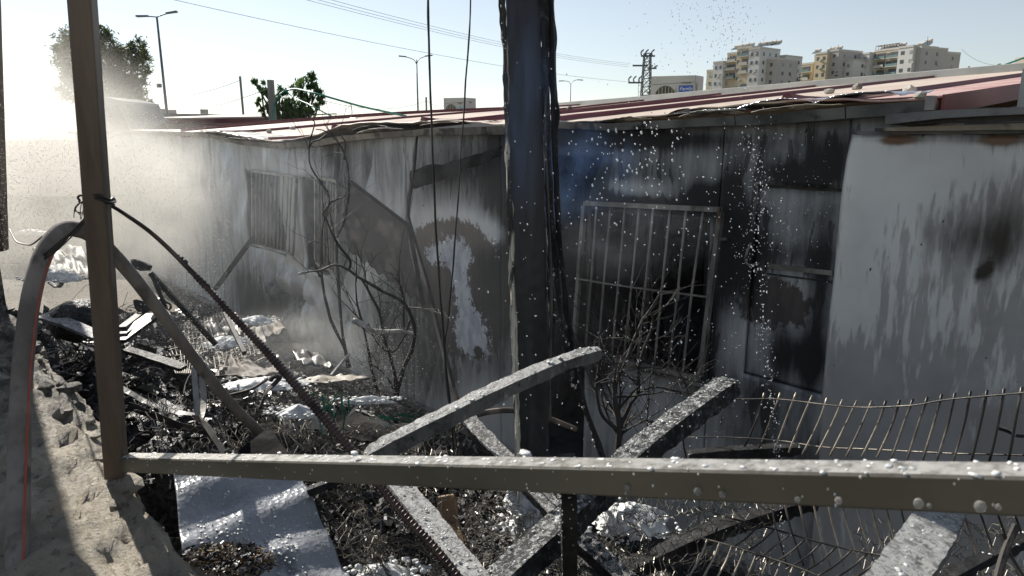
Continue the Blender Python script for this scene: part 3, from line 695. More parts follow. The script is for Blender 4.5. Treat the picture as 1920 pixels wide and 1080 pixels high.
# left steel post standing on the ledge edge
def steel_post(label, base, top, w, name='steel_post', lean=0):
    root = thing(name, label, 'post')
    b = MB(); a, c = Vector(base), Vector(top); n = 40
    t = (c - a).normalized(); ang = R(62)
    u_ = Vector((math.cos(ang), math.sin(ang), 0)); v_ = Vector((-math.sin(ang), math.cos(ang), 0))
    prof = [(-1, -.86), (-.86, -1), (.86, -1), (1, -.86), (1, .86), (.86, 1), (-.86, 1), (-1, .86)]
    for i in range(n + 1):
        p = a.lerp(c, i / n); 
        for (q, s_) in prof:
            k = 1 + .012 * noise.noise((p.z * 9, q * 2, s_ * 2)); b.v.append(tuple(p + u_ * q * w / 2 * k + v_ * s_ * w / 2 * k))
    for i in range(n):
        for k in range(8): b.f.append((i * 8 + k, i * 8 + (k + 1) % 8, i * 8 + 8 + (k + 1) % 8, i * 8 + 8 + k))
    b.f.append(tuple(reversed(range(8)))); b.f.append(tuple(n * 8 + k for k in range(8)))
    b.build('tube', M['rust_post'], root)
    return root
pb = P(219, 890, 1.96); pt = P(150, -60, 1.60)
lp = steel_post('brown rusty square steel post nearest the camera, with the hose and wire tied to it', pb, pt, .052)
fb = PZ(-4, 470, 1.66); q_ = (fb - EYE).length
ft = P(-24, -60, (fb - EYE).dot(fv) * .88)
steel_post('partly visible brown post at the left picture edge standing on the ledge', fb, ft, .13)
# spalled mortar lump at the post foot
b = MB().ico(pb + Vector((0.01, .0, -.03)), .06, (1.3, 1, .45), 2, .12); b.build('mortar_foot', M['ledge'], lp)

# fallen rail across the foreground
rl = thing('fallen_rail', 'long wet square steel rail crossing the foreground with foam and drops on it', 'rail')
A = P(236, 867, 1.95); B = P(2060, 921, .67)
rail_dir = (B - A).normalized(); ru = Vector((0, 0, 1)) - rail_dir * rail_dir.z; ru.normalize(); rn = rail_dir.cross(ru).normalized()
b = MB(); n = 60; w2 = .0215
for i in range(n + 1):
    p = A.lerp(B, i / n)
    for q, s_ in ((-1, -.85), (-.85, -1), (.85, -1), (1, -.85), (1, .85), (.85, 1), (-.85, 1), (-1, .85)):
        b.v.append(tuple(p + rn * q * w2 + ru * s_ * w2))
for i in range(n):
    for k in range(8): b.f.append((i * 8 + k, i * 8 + (k + 1) % 8, i * 8 + 8 + (k + 1) % 8, i * 8 + 8 + k))
b.f.append(tuple(reversed(range(8)))); b.f.append(tuple(n * 8 + k for k in range(8)))
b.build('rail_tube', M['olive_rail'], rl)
fo = MB()
for i in range(170):
    t_ = rnd(0, 1) ** .8; p = A.lerp(B, t_); s_ = rnd(-.9, .9)
    r = rnd(.0012, .0042) * (1.4 if random.random() < .08 else 1)
    fo.ico(p + ru * w2 + rn * s_ * w2, r, (rnd(1, 2.2), rnd(1, 1.6), .45), 1)
for i in range(70):
    t_ = rnd(0, 1); p = A.lerp(B, t_)
    side = 1 if (rn.dot(-fv) > 0) else -1
    fo.ico(p + ru * rnd(-.9, 1) * w2 + rn * side * w2, rnd(.0008, .0018), (1, 1, 1.5), 1)
fo.ico(P(985, 850, 1.14), .009, (1.5, 1, .6), 2, .15); fo.ico(P(665, 850, 1.33), .007, (1.5, 1, .6), 2, .15); fo.ico(P(524, 850, 1.42), .005, (1.4, 1, .6), 1)
fo.build('foam_specks', M['foam'], rl, smooth=True, kind='stuff')
for i, (x, y, r) in enumerate(((1175, 915, .0055), (1308, 921, .0062), (1354, 927, .005), (1495, 937, .0042), (1572, 939, .0048), (1722, 944, .0060), (1742, 948, .003), (1838, 950, .0066), (1872, 951, .0035), (611, 884, .004), (744, 889, .004), (1008, 907, .003), (948, 899, .003), (633, 888, .003))):
    t_ = 1; 
    best = min((abs((A.lerp(B, k / 200) - EYE).dot(rv) / (A.lerp(B, k / 200) - EYE).dot(fv) * F + 960 - x), k) for k in range(201))[1]
    d = (A.lerp(B, best / 200) - EYE).dot(fv) - .026
    MB().ico(P(x, y, d), r * .85, (1, 1, 1.18), 2).build('hanging_drop', M['glassdrop'], rl, smooth=True)

# fire hose over the wire tie
ho = thing('fire_hose', 'thick dusty fire hose with a red stripe arching over the ledge behind the steel post', 'hose')
hp = px_path([(32, 1130, 1.50), (33, 1000, 1.62), (36, 850, 1.74), (42, 700, 1.86), (56, 570, 1.98), (78, 485, 2.05), (108, 437, 2.12), (138, 429, 2.18), (180, 447, 2.25), (235, 502, 2.34), (300, 585, 2.45), (372, 683, 2.62), (440, 765, 2.78), (505, 826, 2.92), (545, 862, 3.0)], 8)
b = MB(); b.tube(hp, [lerp(.0258, .0205, sm(i / len(hp), .45, .8)) for i in range(len(hp))], 14, wob=.03); b.build('hose_jacket', M['hose'], ho, smooth=True)
b = MB(); st = []
for i, p in enumerate(hp[:46]):
    tn = (hp[min(i + 1, len(hp) - 1)] - hp[max(i - 1, 0)]).normalized(); vw = (EYE - p).normalized(); sd = tn.cross(vw).normalized()
    if sd.dot(rv) < 0: sd = -sd
    a_ = lerp(.38, 1.05, i / 45); nn = (vw - tn * vw.dot(tn)).normalized()
    st.append(p + (sd * math.sin(a_) + nn * math.cos(a_)) * .0255)
b.tube(st, .0028, 6); b.build('red_stripe', M['hose_stripe'], ho)
# rope of wires holding hose to the post
tw = thing('wire_lashing', 'twisted black wire lashing knotted round the steel post above the hose', 'wire')
b = MB()
for k in range(5):
    o = [rnd(-3, 3) for _ in range(2)]
    b.tube(px_path([(85 + o[0], 478 + k * 2, 2.02), (110, 455 + k * 3, 1.98), (140, 428 + k * 2 + o[1], 1.9), (164, 405 + k * 2, 1.8), (180, 388 + k, 1.76)], 4), rnd(.0022, .0038), 5, wob=.4)
b.build('wire_strand', M['black_steel'], tw, smooth=True)
b = MB()
b.tube(px_path([(158, 370, 1.82), (180, 372, 1.72), (205, 380, 1.74), (216, 378, 1.8)], 5), .0035, 5)
b.tube(px_path([(158, 376, 1.82), (175, 366, 1.72), (200, 372, 1.73), (214, 384, 1.8)], 5), .003, 5)
b.tube(px_path([(150, 376, 1.78), (146, 370, 1.76), (153, 366, 1.75), (159, 372, 1.75), (154, 380, 1.76), (148, 378, 1.77)], 5), .003, 5)
for k in range(7): b.tube(px_path([(154, 376, 1.77), (rnd(138, 160), rnd(384, 396), 1.76), (rnd(134, 166), rnd(398, 416), 1.76)], 4), .0011, 4)
b.tube([P(200, 380, 1.84), P(215, 373, 1.84)], .006, 6)
b.build('wire_knot', M['black_steel'], tw, smooth=True)
b = MB(); b.tube(px_path([(18, 430, 3.4), (30, 452, 3.3), (45, 458, 3.2), (60, 458, 3.0), (85, 440, 2.5), (120, 425, 2.2)], 5), .0035, 5)
b.build('trailing_wire', M['black_steel'], tw, smooth=True)
# rebar
rb = thing('bent_rebar', 'long ribbed reinforcing bar curving down from the steel post to the yard', 'metal bar')
rp = px_path([(206, 384, 1.88), (235, 402, 1.95), (290, 442, 2.05), (360, 510, 2.1), (430, 585, 2.08), (500, 660, 2.02), (570, 740, 1.94), (640, 822, 1.86), (700, 895, 1.79), (760, 970, 1.72), (815, 1030, 1.66), (870, 1100, 1.6)], 10)
rr = [lerp(.0055, .0118, sm(i / len(rp), .05, .6)) for i in range(len(rp))]
b = MB(); b.tube(rp, rr, 10, wob=.15); b.build('bar', M['rebar'], rb, smooth=True)
b = MB(); L = 0; acc = 0
for i in range(len(rp) - 1):
    seg = (rp[i + 1] - rp[i]).length; tn = (rp[i + 1] - rp[i]).normalized()
    while acc < seg:
        f_ = (i + acc / seg) / len(rp)
        if f_ > .28:
            p = rp[i] + tn * acc; sd = tn.orthogonal().normalized(); s2 = tn.cross(sd); r = rr[i] * 1.06
            ring = [p + (sd * math.cos(q) + s2 * math.sin(q)) * r + tn * .003 * math.sin(q) for q in [j * math.pi / 5 for j in range(11)]]
            b.tube(ring, .0026, 4, cap=False)
        acc += .0125
    acc -= seg
b.build('rib_ring', M['rebar'], rb, smooth=True, kind='stuff')
b = MB()
for i in range(26, 60): b.ico(rp[i] + Vector((rnd(-.005, .005), rnd(-.005, .005), rnd(0, .006))), rnd(.004, .009), (1, 1, 1), 1, .3)
b.build('charred_coating', M['black_steel'], rb)

# two hanging burnt cables
for lab, pts in (('hanging black cable left of its pair, dropping from above the frame to the yard', [(801, -40, 2.6), (804, 60, 2.62), (808, 200, 2.66), (813, 330, 2.7), (819, 450, 2.75), (826, 560, 2.8), (834, 660, 2.85), (842, 740, 2.9), (850, 830, 2.95), (852, 900, 3.0)]),
                 ('hanging black cable right of its pair, nearer the charred post', [(885, -40, 2.7), (880, 60, 2.72), (872, 180, 2.75), (864, 300, 2.8), (856, 420, 2.83), (848, 520, 2.86), (840, 600, 2.9), (834, 650, 2.92), (840, 740, 2.95), (853, 810, 3.0), (862, 880, 3.0)])):
    pp = px_path(pts, 8); b = MB(); b.tube([q + Vector((noise.noise(q * 5) * .006, 0, 0)) for q in pp], .0046 if 'left' in lab else .0036, 5, wob=.5)
    o = b.build('burnt_cable', M['cable'], None, smooth=True); tag(o, lab, 'cable', 'hanging burnt cables')

# ---- charred timber
def timber(pts, w, h, mat, root, name='beam', rot=0, amp=.12, nl=None, taper=None):
    amp *= 1.5
    q = spline([Vector(p) for p in pts], 14); m = len(q)
    b = MB(); ring = []
    side = 5
    for k in range(side): ring.append((-1 + 2 * k / side, -1))
    for k in range(side): ring.append((1, -1 + 2 * k / side))
    for k in range(side): ring.append((1 - 2 * k / side, 1))
    for k in range(side): ring.append((-1, 1 - 2 * k / side))
    n = len(ring); sub = 1
    L_ = sum((q[i + 1] - q[i]).length for i in range(m - 1)); cnt = max(30, int(L_ / .012)); cnt = min(cnt, 260)
    q2 = []
    for i in range(cnt + 1):
        f_ = i / cnt * (m - 1); j = min(int(f_), m - 2); q2.append(q[j].lerp(q[j + 1], f_ - j))
    for i, p in enumerate(q2):
        t = (q2[min(i + 1, cnt)] - q2[max(i - 1, 0)]).normalized(); up = Vector((0, 0, 1)) - t * t.z
        if up.length < .2: up = fv * -1 - t * (-fv.dot(t))
        up.normalize(); sd = t.cross(up)
        u3 = up * math.cos(rot) + sd * math.sin(rot); s3 = sd * math.cos(rot) - up * math.sin(rot)
        tp_ = taper(i / cnt) if taper else 1
        e = min(1, .75 + 8 * min(i, cnt - i) / cnt)
        for (a, c) in ring:
            v = p + s3 * a * w / 2 * tp_ * e + u3 * c * h / 2 * tp_ * e
            k = noise.noise((v.x * 28, v.y * 28, v.z * 28)) * .5 + noise.noise((v.x * 70, v.y * 70, v.z * 70)) * .35 + noise.noise((v.x * 8, v.y * 8, v.z * 8)) * .7
            v = v + (s3 * a * w + u3 * c * h) * .5 * amp * k
            b.v.append(tuple(v))
    for i in range(cnt):
        for k in range(n): b.f.append((i * n + k, i * n + (k + 1) % n, (i + 1) * n + (k + 1) % n, (i + 1) * n + k))
    b.f.append(tuple(reversed(range(n)))); b.f.append(tuple(cnt * n + k for k in range(n)))
    return b.build(name, mat, root, smooth=False)
def foam_on(q, w, n, root, r0=.002, r1=.006, name='foam_specks', sd=None, spread=1.0):
    b = MB()
    for i in range(int(n * .55)):
        f_ = rnd(0, len(q) - 1.001); j = int(f_); p = q[j].lerp(q[j + 1], f_ - j); t = (q[j + 1] - q[j]).normalized()
        s_ = t.cross(Vector((0, 0, 1))).normalized(); up = s_.cross(t)
        b.ico(p + s_ * rnd(-.5, .5) * w * spread + up * w * rnd(.36, .48), rnd(r0, r1), (rnd(.8, 1.6), rnd(.8, 1.6), rnd(.5, .8)), 1, .15)
    b.build(name, M['foam'], root, smooth=True, kind='stuff')
# the big post
cp = thing('charred_post', 'wide blackened timber post with splintered edge painted pale for sunlight in the middle of the picture', 'post')
def cpost(x0, x1, y0, y1, d0, d1, thick, mat, name, amp=.004):
    # corner lines: a tall slab whose front faces the camera
    tl, tr, bl, br = P(x0[0], y0, d0), P(x1[0], y0, d0), P(x0[1], y1, d1), P(x1[1], y1, d1)
    back = Vector((fv.x, fv.y, 0)).normalized() * thick
    b = MB(); NX, NZ = 8, 220; per = [(i / NX, 0) for i in range(NX)] + [(1, i / 5) for i in range(5)] + [(1 - i / NX, 1) for i in range(NX)] + [(0, 1 - i / 5) for i in range(5)]
    for j in range(NZ + 1):
        v = j / NZ; l_ = tl.lerp(bl, v); r_ = tr.lerp(br, v)
        for (a, c) in per:
            p = l_.lerp(r_, a) + back * c; ee = 1 if (a < .02 or a > .98) else .35
            k = noise.noise((p.x * 30, p.y * 30, p.z * 5)) + .8 * noise.noise((p.x * 60, p.y * 60, p.z * 26))
            b.v.append(tuple(p + (r_ - l_).normalized() * k * amp * ee + back.normalized() * k * amp * .6))
    n = len(per)
    for j in range(NZ):
        for k in range(n): b.f.append((j * n + k, j * n + (k + 1) % n, (j + 1) * n + (k + 1) % n, (j + 1) * n + k))
    b.f.append(tuple(reversed(range(n)))); b.f.append(tuple(NZ * n + k for k in range(n)))
    return b.build(name, mat, cp)
cpost((947, 972), (1013, 1030), -60, 868, 2.10, 2.36, .07, M['post_face'], 'face_board')
cpost((1014, 1034), (1026, 1040), -60, 700, 2.08, 2.30, .09, M['char'], 'side_board', .006)
# splintered left edge, its sunlit brightness put into the pale colour
b = MB(); 
for (xa, xb, wv) in ((941, 971, .0085), (944, 974, .006)):
    pts = [(lerp(xa, xb, t_) + rnd(-1.6, 1.6), lerp(-50, 866, t_), lerp(2.09, 2.35, t_)) for t_ in [i / 60 for i in range(61)]]
    pp = [P(*q) for q in pts]; b.tube(pp, [wv * (1 + .45 * noise.noise((q.z * 14, wv * 900, 0)) + .3 * noise.noise((q.z * 50, 3, 0))) for q in pp], 7, wob=.6)
b.build('splintered_edge', M['post_edge'], cp)
b = MB(); b.tube(px_path([(972, 850, 2.3), (971, 880, 2.3), (973, 915, 2.3), (972, 944, 2.3)], 4), [.008] * 8 + [.006] * 4 + [.003], 6, wob=.4); b.build('drip_splinter', M['post_edge'], cp)
slv = [([(1016, -40, 2.1), (1020, 100, 2.12), (1026, 250, 2.16), (1034, 400, 2.2), (1044, 520, 2.24), (1058, 630, 2.27), (1080, 730, 2.3), (1110, 800, 2.34), (1130, 870, 2.38)], .008, 'char'),
       ([(1030, -40, 2.14), (1035, 60, 2.15), (1036, 180, 2.17), (1040, 300, 2.2), (1046, 420, 2.22), (1058, 540, 2.24), (1070, 640, 2.28), (1090, 740, 2.3), (1134, 860, 2.36)], .009, 'char_black'),
       ([(1024, 120, 2.13), (1022, 260, 2.15), (1030, 420, 2.2), (1034, 560, 2.22), (1032, 700, 2.24), (1031, 785, 2.25)], .0055, 'black_steel'),
       ([(1038, 90, 2.2), (1042, 200, 2.2), (1045, 330, 2.22), (1050, 430, 2.24), (1062, 560, 2.26), (1078, 660, 2.28), (1076, 700, 2.3)], .006, 'char')]
for pts, r, mt in slv:
    pp = px_path(pts, 10); b = MB(); b.tube(pp, [r * (1 + .5 * noise.noise((q.z * 13, r * 900, 0))) for q in pp], 6, wob=.6); b.build('splinter', M[mt], cp)
b = MB()
for pts, r, mt in slv[:2]:
    pp = px_path(pts, 10)
    for j in range(34):
        q = random.choice(pp[int(len(pp) * .45):]); b.ico(q + Vector((rnd(-.01, .006), rnd(-.012, 0), rnd(-.01, .01))), rnd(.0015, .0042), (1, 1, rnd(1, 2.4)), 1, .2)
for j in range(70):
    t_ = rnd(0, 1); b.ico(P(lerp(941, 971, t_) + rnd(-4, 5), lerp(0, 850, t_), lerp(2.07, 2.33, t_)), rnd(.001, .003), (1, 1, rnd(1, 2)), 1, .2)
b.build('ash_specks', M['post_edge'], cp, kind='stuff')
# bark-like bulge at upper right
b = MB(); pp = px_path([(1030, -30, 2.16), (1033, 40, 2.16), (1036, 90, 2.18), (1035, 140, 2.18), (1038, 180, 2.18), (1044, 215, 2.2), (1040, 260, 2.2)], 8)
b.tube(pp, [.011 * (1 + .8 * noise.noise((q.z * 11, 5, 0))) for q in pp], 7, wob=.6); b.build('charred_rind', M['char_black'], cp)
# stub post below the rail
sp = thing('dark_stub_post', 'dark wet steel stub post rising from the yard to the fallen rail', 'post')
b = MB(); b.bar(P(1064, 862, 1.72), P(1070, 1200, 2.2), .042, .042, fv); b.build('tube', M['black_steel'], sp)
foam_pts = [P(lerp(1048, 1052, t_), lerp(870, 1080, t_), lerp(1.70, 2.0, t_)) for t_ in [i / 8 for i in range(9)]]
b = MB()
for i in range(60):
    t_ = rnd(0, 1); b.ico(P(lerp(1047, 1052, t_) + rnd(-3, 40 if i % 3 == 0 else 6), lerp(900, 1080, t_), lerp(1.71, 2.0, t_) - .02), rnd(.001, .003), (1, 1, 1.4), 1, .2)
b.build('foam_specks', M['foam'], sp, smooth=True, kind='stuff')

def beam(label, pts, w, h, mat, rot=0, amp=.14, foam=0, name='charred_beam', fw=None, taper=None, group='charred timbers lying in the yard'):
    root = thing(name, label, 'beam', group=group)
    pp = [P(*q) for q in pts]; timber(pp, w, h, M[mat], root, 'timber', rot, amp, taper=taper)
    if foam: foam_on(spline(pp, 8), (fw or h), foam, root, .0015, .0055)
    return root
beam('curved ash white charred beam crossing in front of the wide charred post', [(690, 862, 1.86), (760, 822, 1.84), (850, 776, 1.84), (950, 727, 1.86), (1050, 683, 1.9), (1124, 660, 1.94)], .040, .044, 'char_ash', .25, .16, 150, taper=lambda t_: 1.12 - .32 * t_)
beam('thick charred beam leaning from the big window grille down under the rail', [(1372, 722, 2.75), (1290, 780, 2.6), (1210, 842, 2.45), (1120, 925, 2.28), (1040, 1000, 2.15), (920, 1110, 1.98)], .09, .075, 'char', .1, .14, 420, fw=.085)
beam('flat ash coated board running down right of the rebar below the rail', [(705, 850, 2.5), (745, 905, 2.36), (800, 975, 2.15), (850, 1040, 1.98), (905, 1110, 1.82)], .085, .03, 'char_ash', -.1, .12, 120, fw=.05)
beam('foam flecked charred beam crossing below the rail behind the stub post', [(868, 770, 3.0), (905, 822, 2.85), (955, 870, 2.7), (1010, 930, 2.55), (1085, 1010, 2.4), (1190, 1110, 2.3)], .065, .06, 'char', .3, .16, 200, fw=.05)
beam('charred board end with foam at the bottom right below the rail', [(1775, 940, 1.45), (1745, 1000, 1.30), (1690, 1080, 1.14), (1640, 1150, 1.02)], .078, .028, 'char_ash', -.1, .10, 90, fw=.03)
beam('black wet log lying low behind the bent fence below the rail', [(1170, 1075, 3.0), (1260, 1030, 3.1), (1370, 985, 3.2), (1480, 950, 3.3), (1530, 935, 3.35)], .075, .07, 'char_black', .1, .25, 60, fw=.07)
beam('dark charred plank just above the rail behind the leaning beam', [(1290, 856, 3.0), (1380, 848, 3.0), (1500, 842, 3.0)], .05, .045, 'char_black', 0, .2, 80, fw=.04)
beam('short charred stick with a foam covered end beside the metal sheet', [(578, 922, 2.3), (620, 906, 2.3), (655, 892, 2.3)], .03, .025, 'char_black', 0, .2, 40, fw=.03)
beam('black burnt stick low at the far right corner', [(1780, 1085, 1.9), (1850, 1048, 1.95), (1930, 1010, 2.0)], .03, .03, 'char_black', 0, .4, 30, fw=.03)
beam('brown unburnt timber stump among the netting below the rail', [(838, 930, 2.75), (842, 975, 2.7), (862, 1030, 2.62)], .07, .05, 'stick', .3, .05, 0)
beam('burnt black log on the heap left of the long metal bars', [(700, 975, 2.5), (640, 1040, 2.35), (560, 1100, 2.3)], .05, .05, 'char_black', 0, .3, 30, fw=.04) if False else None
# pale plastic pipe arc in front of the wall
b = MB(); b.tube(px_path([(860, 800, 4.6), (885, 782, 4.7), (920, 772, 4.8), (965, 770, 4.9), (1020, 782, 5.0), (1080, 805, 5.1)], 6), .02, 8)
tag(b.build('bent_pipe', M['torn'], None, smooth=True), 'bent grey brown pipe arching low against the wall behind the charred post', 'pipe')

# slanting black frame bar and torn hanging sheet
fb_ = thing('bent_frame_bar', 'long black bent frame bar slanting down from the torn hanging sheet', 'metal bar')
b = MB(); pp = [PY(x, y, Y) for x, y, Y in ((764, 408, 3.75), (782, 470, 3.7), (800, 530, 3.6), (815, 590, 3.5), (832, 660, 3.4), (850, 730, 3.25), (872, 790, 3.1))]
for i in range(len(pp) - 1): b.bar(pp[i], pp[i + 1] + (pp[i + 1] - pp[i]) * .02, .045, .03, (0, 1, 0))
b.build('bar', M['black_steel'], fb_)
ts = thing('torn_hanging_sheet', 'tilted grey brown scorched sheet with ragged left edge hanging off the wall', 'metal sheet')
c4 = [PY(657, 341, 3.3), PY(766, 424, 3.62), PY(793, 572, 3.5), PY(655, 470, 3.05)]
def tsf(u, v):
    a = c4[0].lerp(c4[1], u); c = c4[3].lerp(c4[2], u); p = a.lerp(c, v)
    if u < .3: p = p + (c4[1] - c4[0]) * .10 * (1 - u / .3) * noise.noise((v * 9, 2, 1))
    p = p + Vector((0, -.07 * math.sin(math.pi * v) * (1 - u * .5) + .02 * noise.noise(p * 4), 0)); 
    if v > .7: p.z += .05 * (v - .7) * noise.noise((u * 14, 1, 1)) * 6
    return p
solid(MB().grid(40, 40, tsf).build('sheet', M['torn'], ts, smooth=True), .01)
b = MB(); b.bar(c4[0], c4[1], .03, .04); b.build('top_edge_frame', M['black_steel'], ts); b = MB(); b.bar(c4[1], c4[2], .04, .04); b.build('side_edge_frame', M['black_steel'], ts)

# ---- metal sheets in the foreground
ms = thing('wet_metal_sheet', 'large wet bluish metal sheet spotted with foam, below the rail at the left', 'metal sheet')
cA, cB, cC, cD = P(325, 880, 2.25), P(556, 880, 2.42), P(690, 1150, 2.02), P(350, 1150, 1.86)
def msf(u, v):
    p = cA.lerp(cB, u).lerp(cD.lerp(cC, u), v); n_ = (cB - cA).cross(cD - cA).normalized()
    q = v * 3.1 + u * 1.1 + .5 * noise.noise(p * 2.2)
    return p + n_ * ((.006 + .012 * abs(noise.noise((q * .9, 3, u * 1.5)))) * math.sin(q * 2 * math.pi / 1.0) + .02 * noise.noise(p * 3) + .006 * noise.noise(p * 11))
solid(MB().grid(70, 90, msf).build('sheet', M['wetsheet'], ms, smooth=True), .003)
b = MB(); n_ = (cB - cA).cross(cD - cA).normalized(); n_ = n_ if n_.z > 0 else -n_
for i in range(900):
    u, v = rnd(.02, .98), rnd(0, .9); r = rnd(.0008, .0024) * (2 if random.random() < .05 else 1)
    b.ico(Vector(msf(u, v)) + n_ * .003, r, (1, 1, .8), 0)
for i in range(160):
    u, v = rnd(.1, .75), min(.95, rnd(.35, .62) + rnd(0, .2)); b.ico(Vector(msf(u, v)) + n_ * .003, rnd(.002, .006), (1.3, 1, .6), 1, .25)
b.build('foam_specks', M['foam'], ms, kind='stuff')
b = MB(); b.slab([P(436, 852, 2.55), P(540, 850, 2.55), P(532, 845, 2.7), P(506, 800, 2.75)], fv, .004)
tag(b.build('small_metal_plate', M['soot_board'], None), 'small dark grey metal plate where the hose ends behind the rail', 'metal plate')
# scraps of straw and char on the sheet's lower corner
def scraps(name, mat, n, fn, l0, l1, w, parent=None, **tags):
    b = MB()
    for i in range(n):
        p = Vector(fn()); d = Vector((rnd(-1, 1), rnd(-1, 1), rnd(-.35, .5))).normalized() * rnd(l0, l1); s_ = d.cross(Vector((rnd(-1, 1), rnd(-1, 1), rnd(-1, 1)))).normalized() * w * rnd(.4, 1.3)
        b.quad(p - d - s_, p + d - s_ * .6, p + d + s_ * .6, p - d + s_)
    return b.build(name, mat, parent, **tags)
def curls(name, mat, n, fn, l, r, parent=None, k=4, **tags):
    b = MB()
    for i in range(n):
        p = Vector(fn()); d = Vector((rnd(-1, 1), rnd(-1, 1), rnd(-.3, .6))).normalized(); pts = [p]
        for j in range(k):
            d = (d + Vector((rnd(-.7, .7), rnd(-.7, .7), rnd(-.6, .5)))).normalized(); p = p + d * l * rnd(.5, 1.2) / k; pts.append(p)
        b.tube(pts, r * rnd(.6, 1.5), 3, cap=False)
    return b.build(name, mat, parent, **tags)
def onheap(x0, x1, y0, y1, up=.02):
    def f():
        x, y = rnd(x0, x1), rnd(y0, y1); return (x, y, heap(x, y) + rnd(0, up))
    return f
def pxpatch(cx, cy, rx, ry, d, dd=.1):
    def f():
        a, q = rnd(0, 6.283), math.sqrt(rnd(0, 1)); return P(cx + rx * q * math.cos(a), cy + ry * q * math.sin(a), d + rnd(-dd, dd))
    return f
scraps('charred_straw', M['straw'], 500, pxpatch(430, 1052, 90, 34, 1.93, .04), .004, .014, .0016, label='brown charred straw and litter at the lower corner of the wet metal sheet', cat='litter', kind='stuff')
scraps('char_litter', M['flake'], 900, pxpatch(420, 1052, 95, 36, 1.95, .04), .004, .012, .004, label='black char crumbs on the lower corner of the wet metal sheet', cat='litter', kind='stuff')
# char flakes, ash flakes, wire ends all over the yard heap
b_ = scraps('char_flakes', M['flake'], 16000, lambda: (lambda x, y: (x, y, heap(x, y) + rnd(-.01, .05)))(-rnd(.2, 1) ** .8 * 8.5 + .4, .45 + rnd(0, 1) ** 1.2 * 3.5), .008, .035, .009, label='black char flakes covering the heap between ledge and building', cat='char', kind='stuff')
scraps('ash_flakes', M['ashflake'], 2600, lambda: (lambda x, y: (x, y, heap(x, y) + rnd(0, .05)))(rnd(-8, .6), .6 + rnd(0, 1) * 3.3), .005, .022, .006, label='pale ash flakes scattered over the black heap', cat='ash', kind='stuff')
curls('burnt_wire_ends', M['wire'], 1500, lambda: (lambda x, y: (x, y, heap(x, y) + rnd(0, .09)))(rnd(-7.5, .3), .5 + rnd(0, 1) ** 1.3 * 2.6), .16, .0012, label='tangle of burnt thin wire ends on the heap', cat='wire', kind='stuff')
curls('burnt_twigs', M['bark'], 900, lambda: (lambda x, y: (x, y, heap(x, y) + rnd(0, .10)))(rnd(-7.5, .5), .5 + rnd(0, 1) ** 1.2 * 3.0), .22, .0032, label='burnt black twigs scattered over the heap', cat='twigs', kind='stuff')
far = lambda x0, x1: (lambda x, y: (x, y, heap(x, y) + rnd(-.01, .07)))(rnd(x0, x1), .7 + rnd(0, 1) * 3.45)
scraps('burnt_sheet_scraps', M['galv'], 380, lambda: far(-13, -5), .02, .10, .04, label='torn grey metal scraps littering the far yard', cat='scrap', kind='stuff')
scraps('pale_ash_scraps', M['ashflake'], 1100, lambda: far(-13, -4.5), .012, .05, .02, label='pale ash scraps littering the far yard', cat='ash', kind='stuff')
scraps('dark_scraps', M['flake'], 4200, lambda: far(-13, -4), .02, .09, .03, label='dark burnt scraps littering the far yard', cat='char', kind='stuff')
curls('far_wire_tangle', M['wire'], 420, lambda: far(-12.5, -5), .5, .003, label='thin bent wires lying in the far yard', cat='wire', kind='stuff')
# lumps of rubble
for i in range(110):
    x, y = rnd(-7.5, -.6), .55 + rnd(0, 1) ** 1.3 * 3.2; r = rnd(.02, .07)
    o = MB().ico((x, y, heap(x, y) + r * .3), r, (rnd(.8, 1.8), rnd(.8, 1.5), rnd(.4, .9)), 1, .28).build('burnt_lump', M['charbed'] if i % 4 else M['ledge'], None)
    tag(o, 'burnt rubble lump lying in the char of the yard', 'rubble', 'burnt lumps scattered over the yard heap')
o = MB().ico(P(152, 600, 4.0), .16, (1.2, 1, .75), 2, .12).build('burnt_boulder', M['charbed'], None, smooth=True); tag(o, 'big rounded black burnt lump left of the steel post behind the hose', 'rubble')
# foam patches lying in the yard
def foampatch(label, cx, cy, rx, ry, d, n=1, h=.04, spread=None, flat=False):
    c = P(cx, cy, d); sx_ = rx / F * d; sy_ = ry / F * d / .55
    b = MB(); hx_ = Vector((rv.x, rv.y, 0)).normalized(); hy_ = Vector((fv.x, fv.y, 0)).normalized()
    def fn(u, v):
        a = u * 2 * math.pi; q = v; wob = 1 + .35 * noise.noise((math.cos(a) * 1.6 + cx, math.sin(a) * 1.6, 0)) + .15 * noise.noise((math.cos(a) * 5 + cx, math.sin(a) * 5, 0))
        p = c + hx_ * math.cos(a) * q * sx_ * wob + hy_ * math.sin(a) * q * sy_ * wob
        p.z += h * (1 - q * q) - .02 * q + .25 * h * noise.noise(p * 14) + .12 * h * noise.noise(p * 45); return p
    b.grid(72, 26, fn)
    for i in range(60):
        a = rnd(0, 6.28); q = rnd(.75, 1.45); p = c + hx_ * math.cos(a) * q * sx_ + hy_ * math.sin(a) * q * sy_; b.ico(p, rnd(.004, .014), (1, 1, .6), 1, .2)
    tag(b.build('foam_patch', M['foam'], None, smooth=True), label, 'foam', kind='stuff')
foampatch('bright white foam pool in the yard left of the rebar', 500, 716, 85, 16, 4.2, h=.03)
foampatch('white foam patch under the drip of the charred post', 985, 935, 40, 26, 2.75, h=.05)
foampatch('wet foam spilling over netting beneath the foam flecked beam', 1020, 985, 75, 26, 2.7, h=.06)
foampatch('low foam heap right of the stub post', 1190, 975, 70, 32, 3.0, h=.07)
foampatch('foam streak behind the stub post under the rail', 1110, 925, 40, 26, 2.95, h=.05)
foampatch('foam streak on the litter above the shrub foot', 690, 748, 50, 6, 3.9, h=.02)
foampatch('grey foam in the far yard beside the steel frame', 420, 640, 50, 16, 5.6, h=.04)
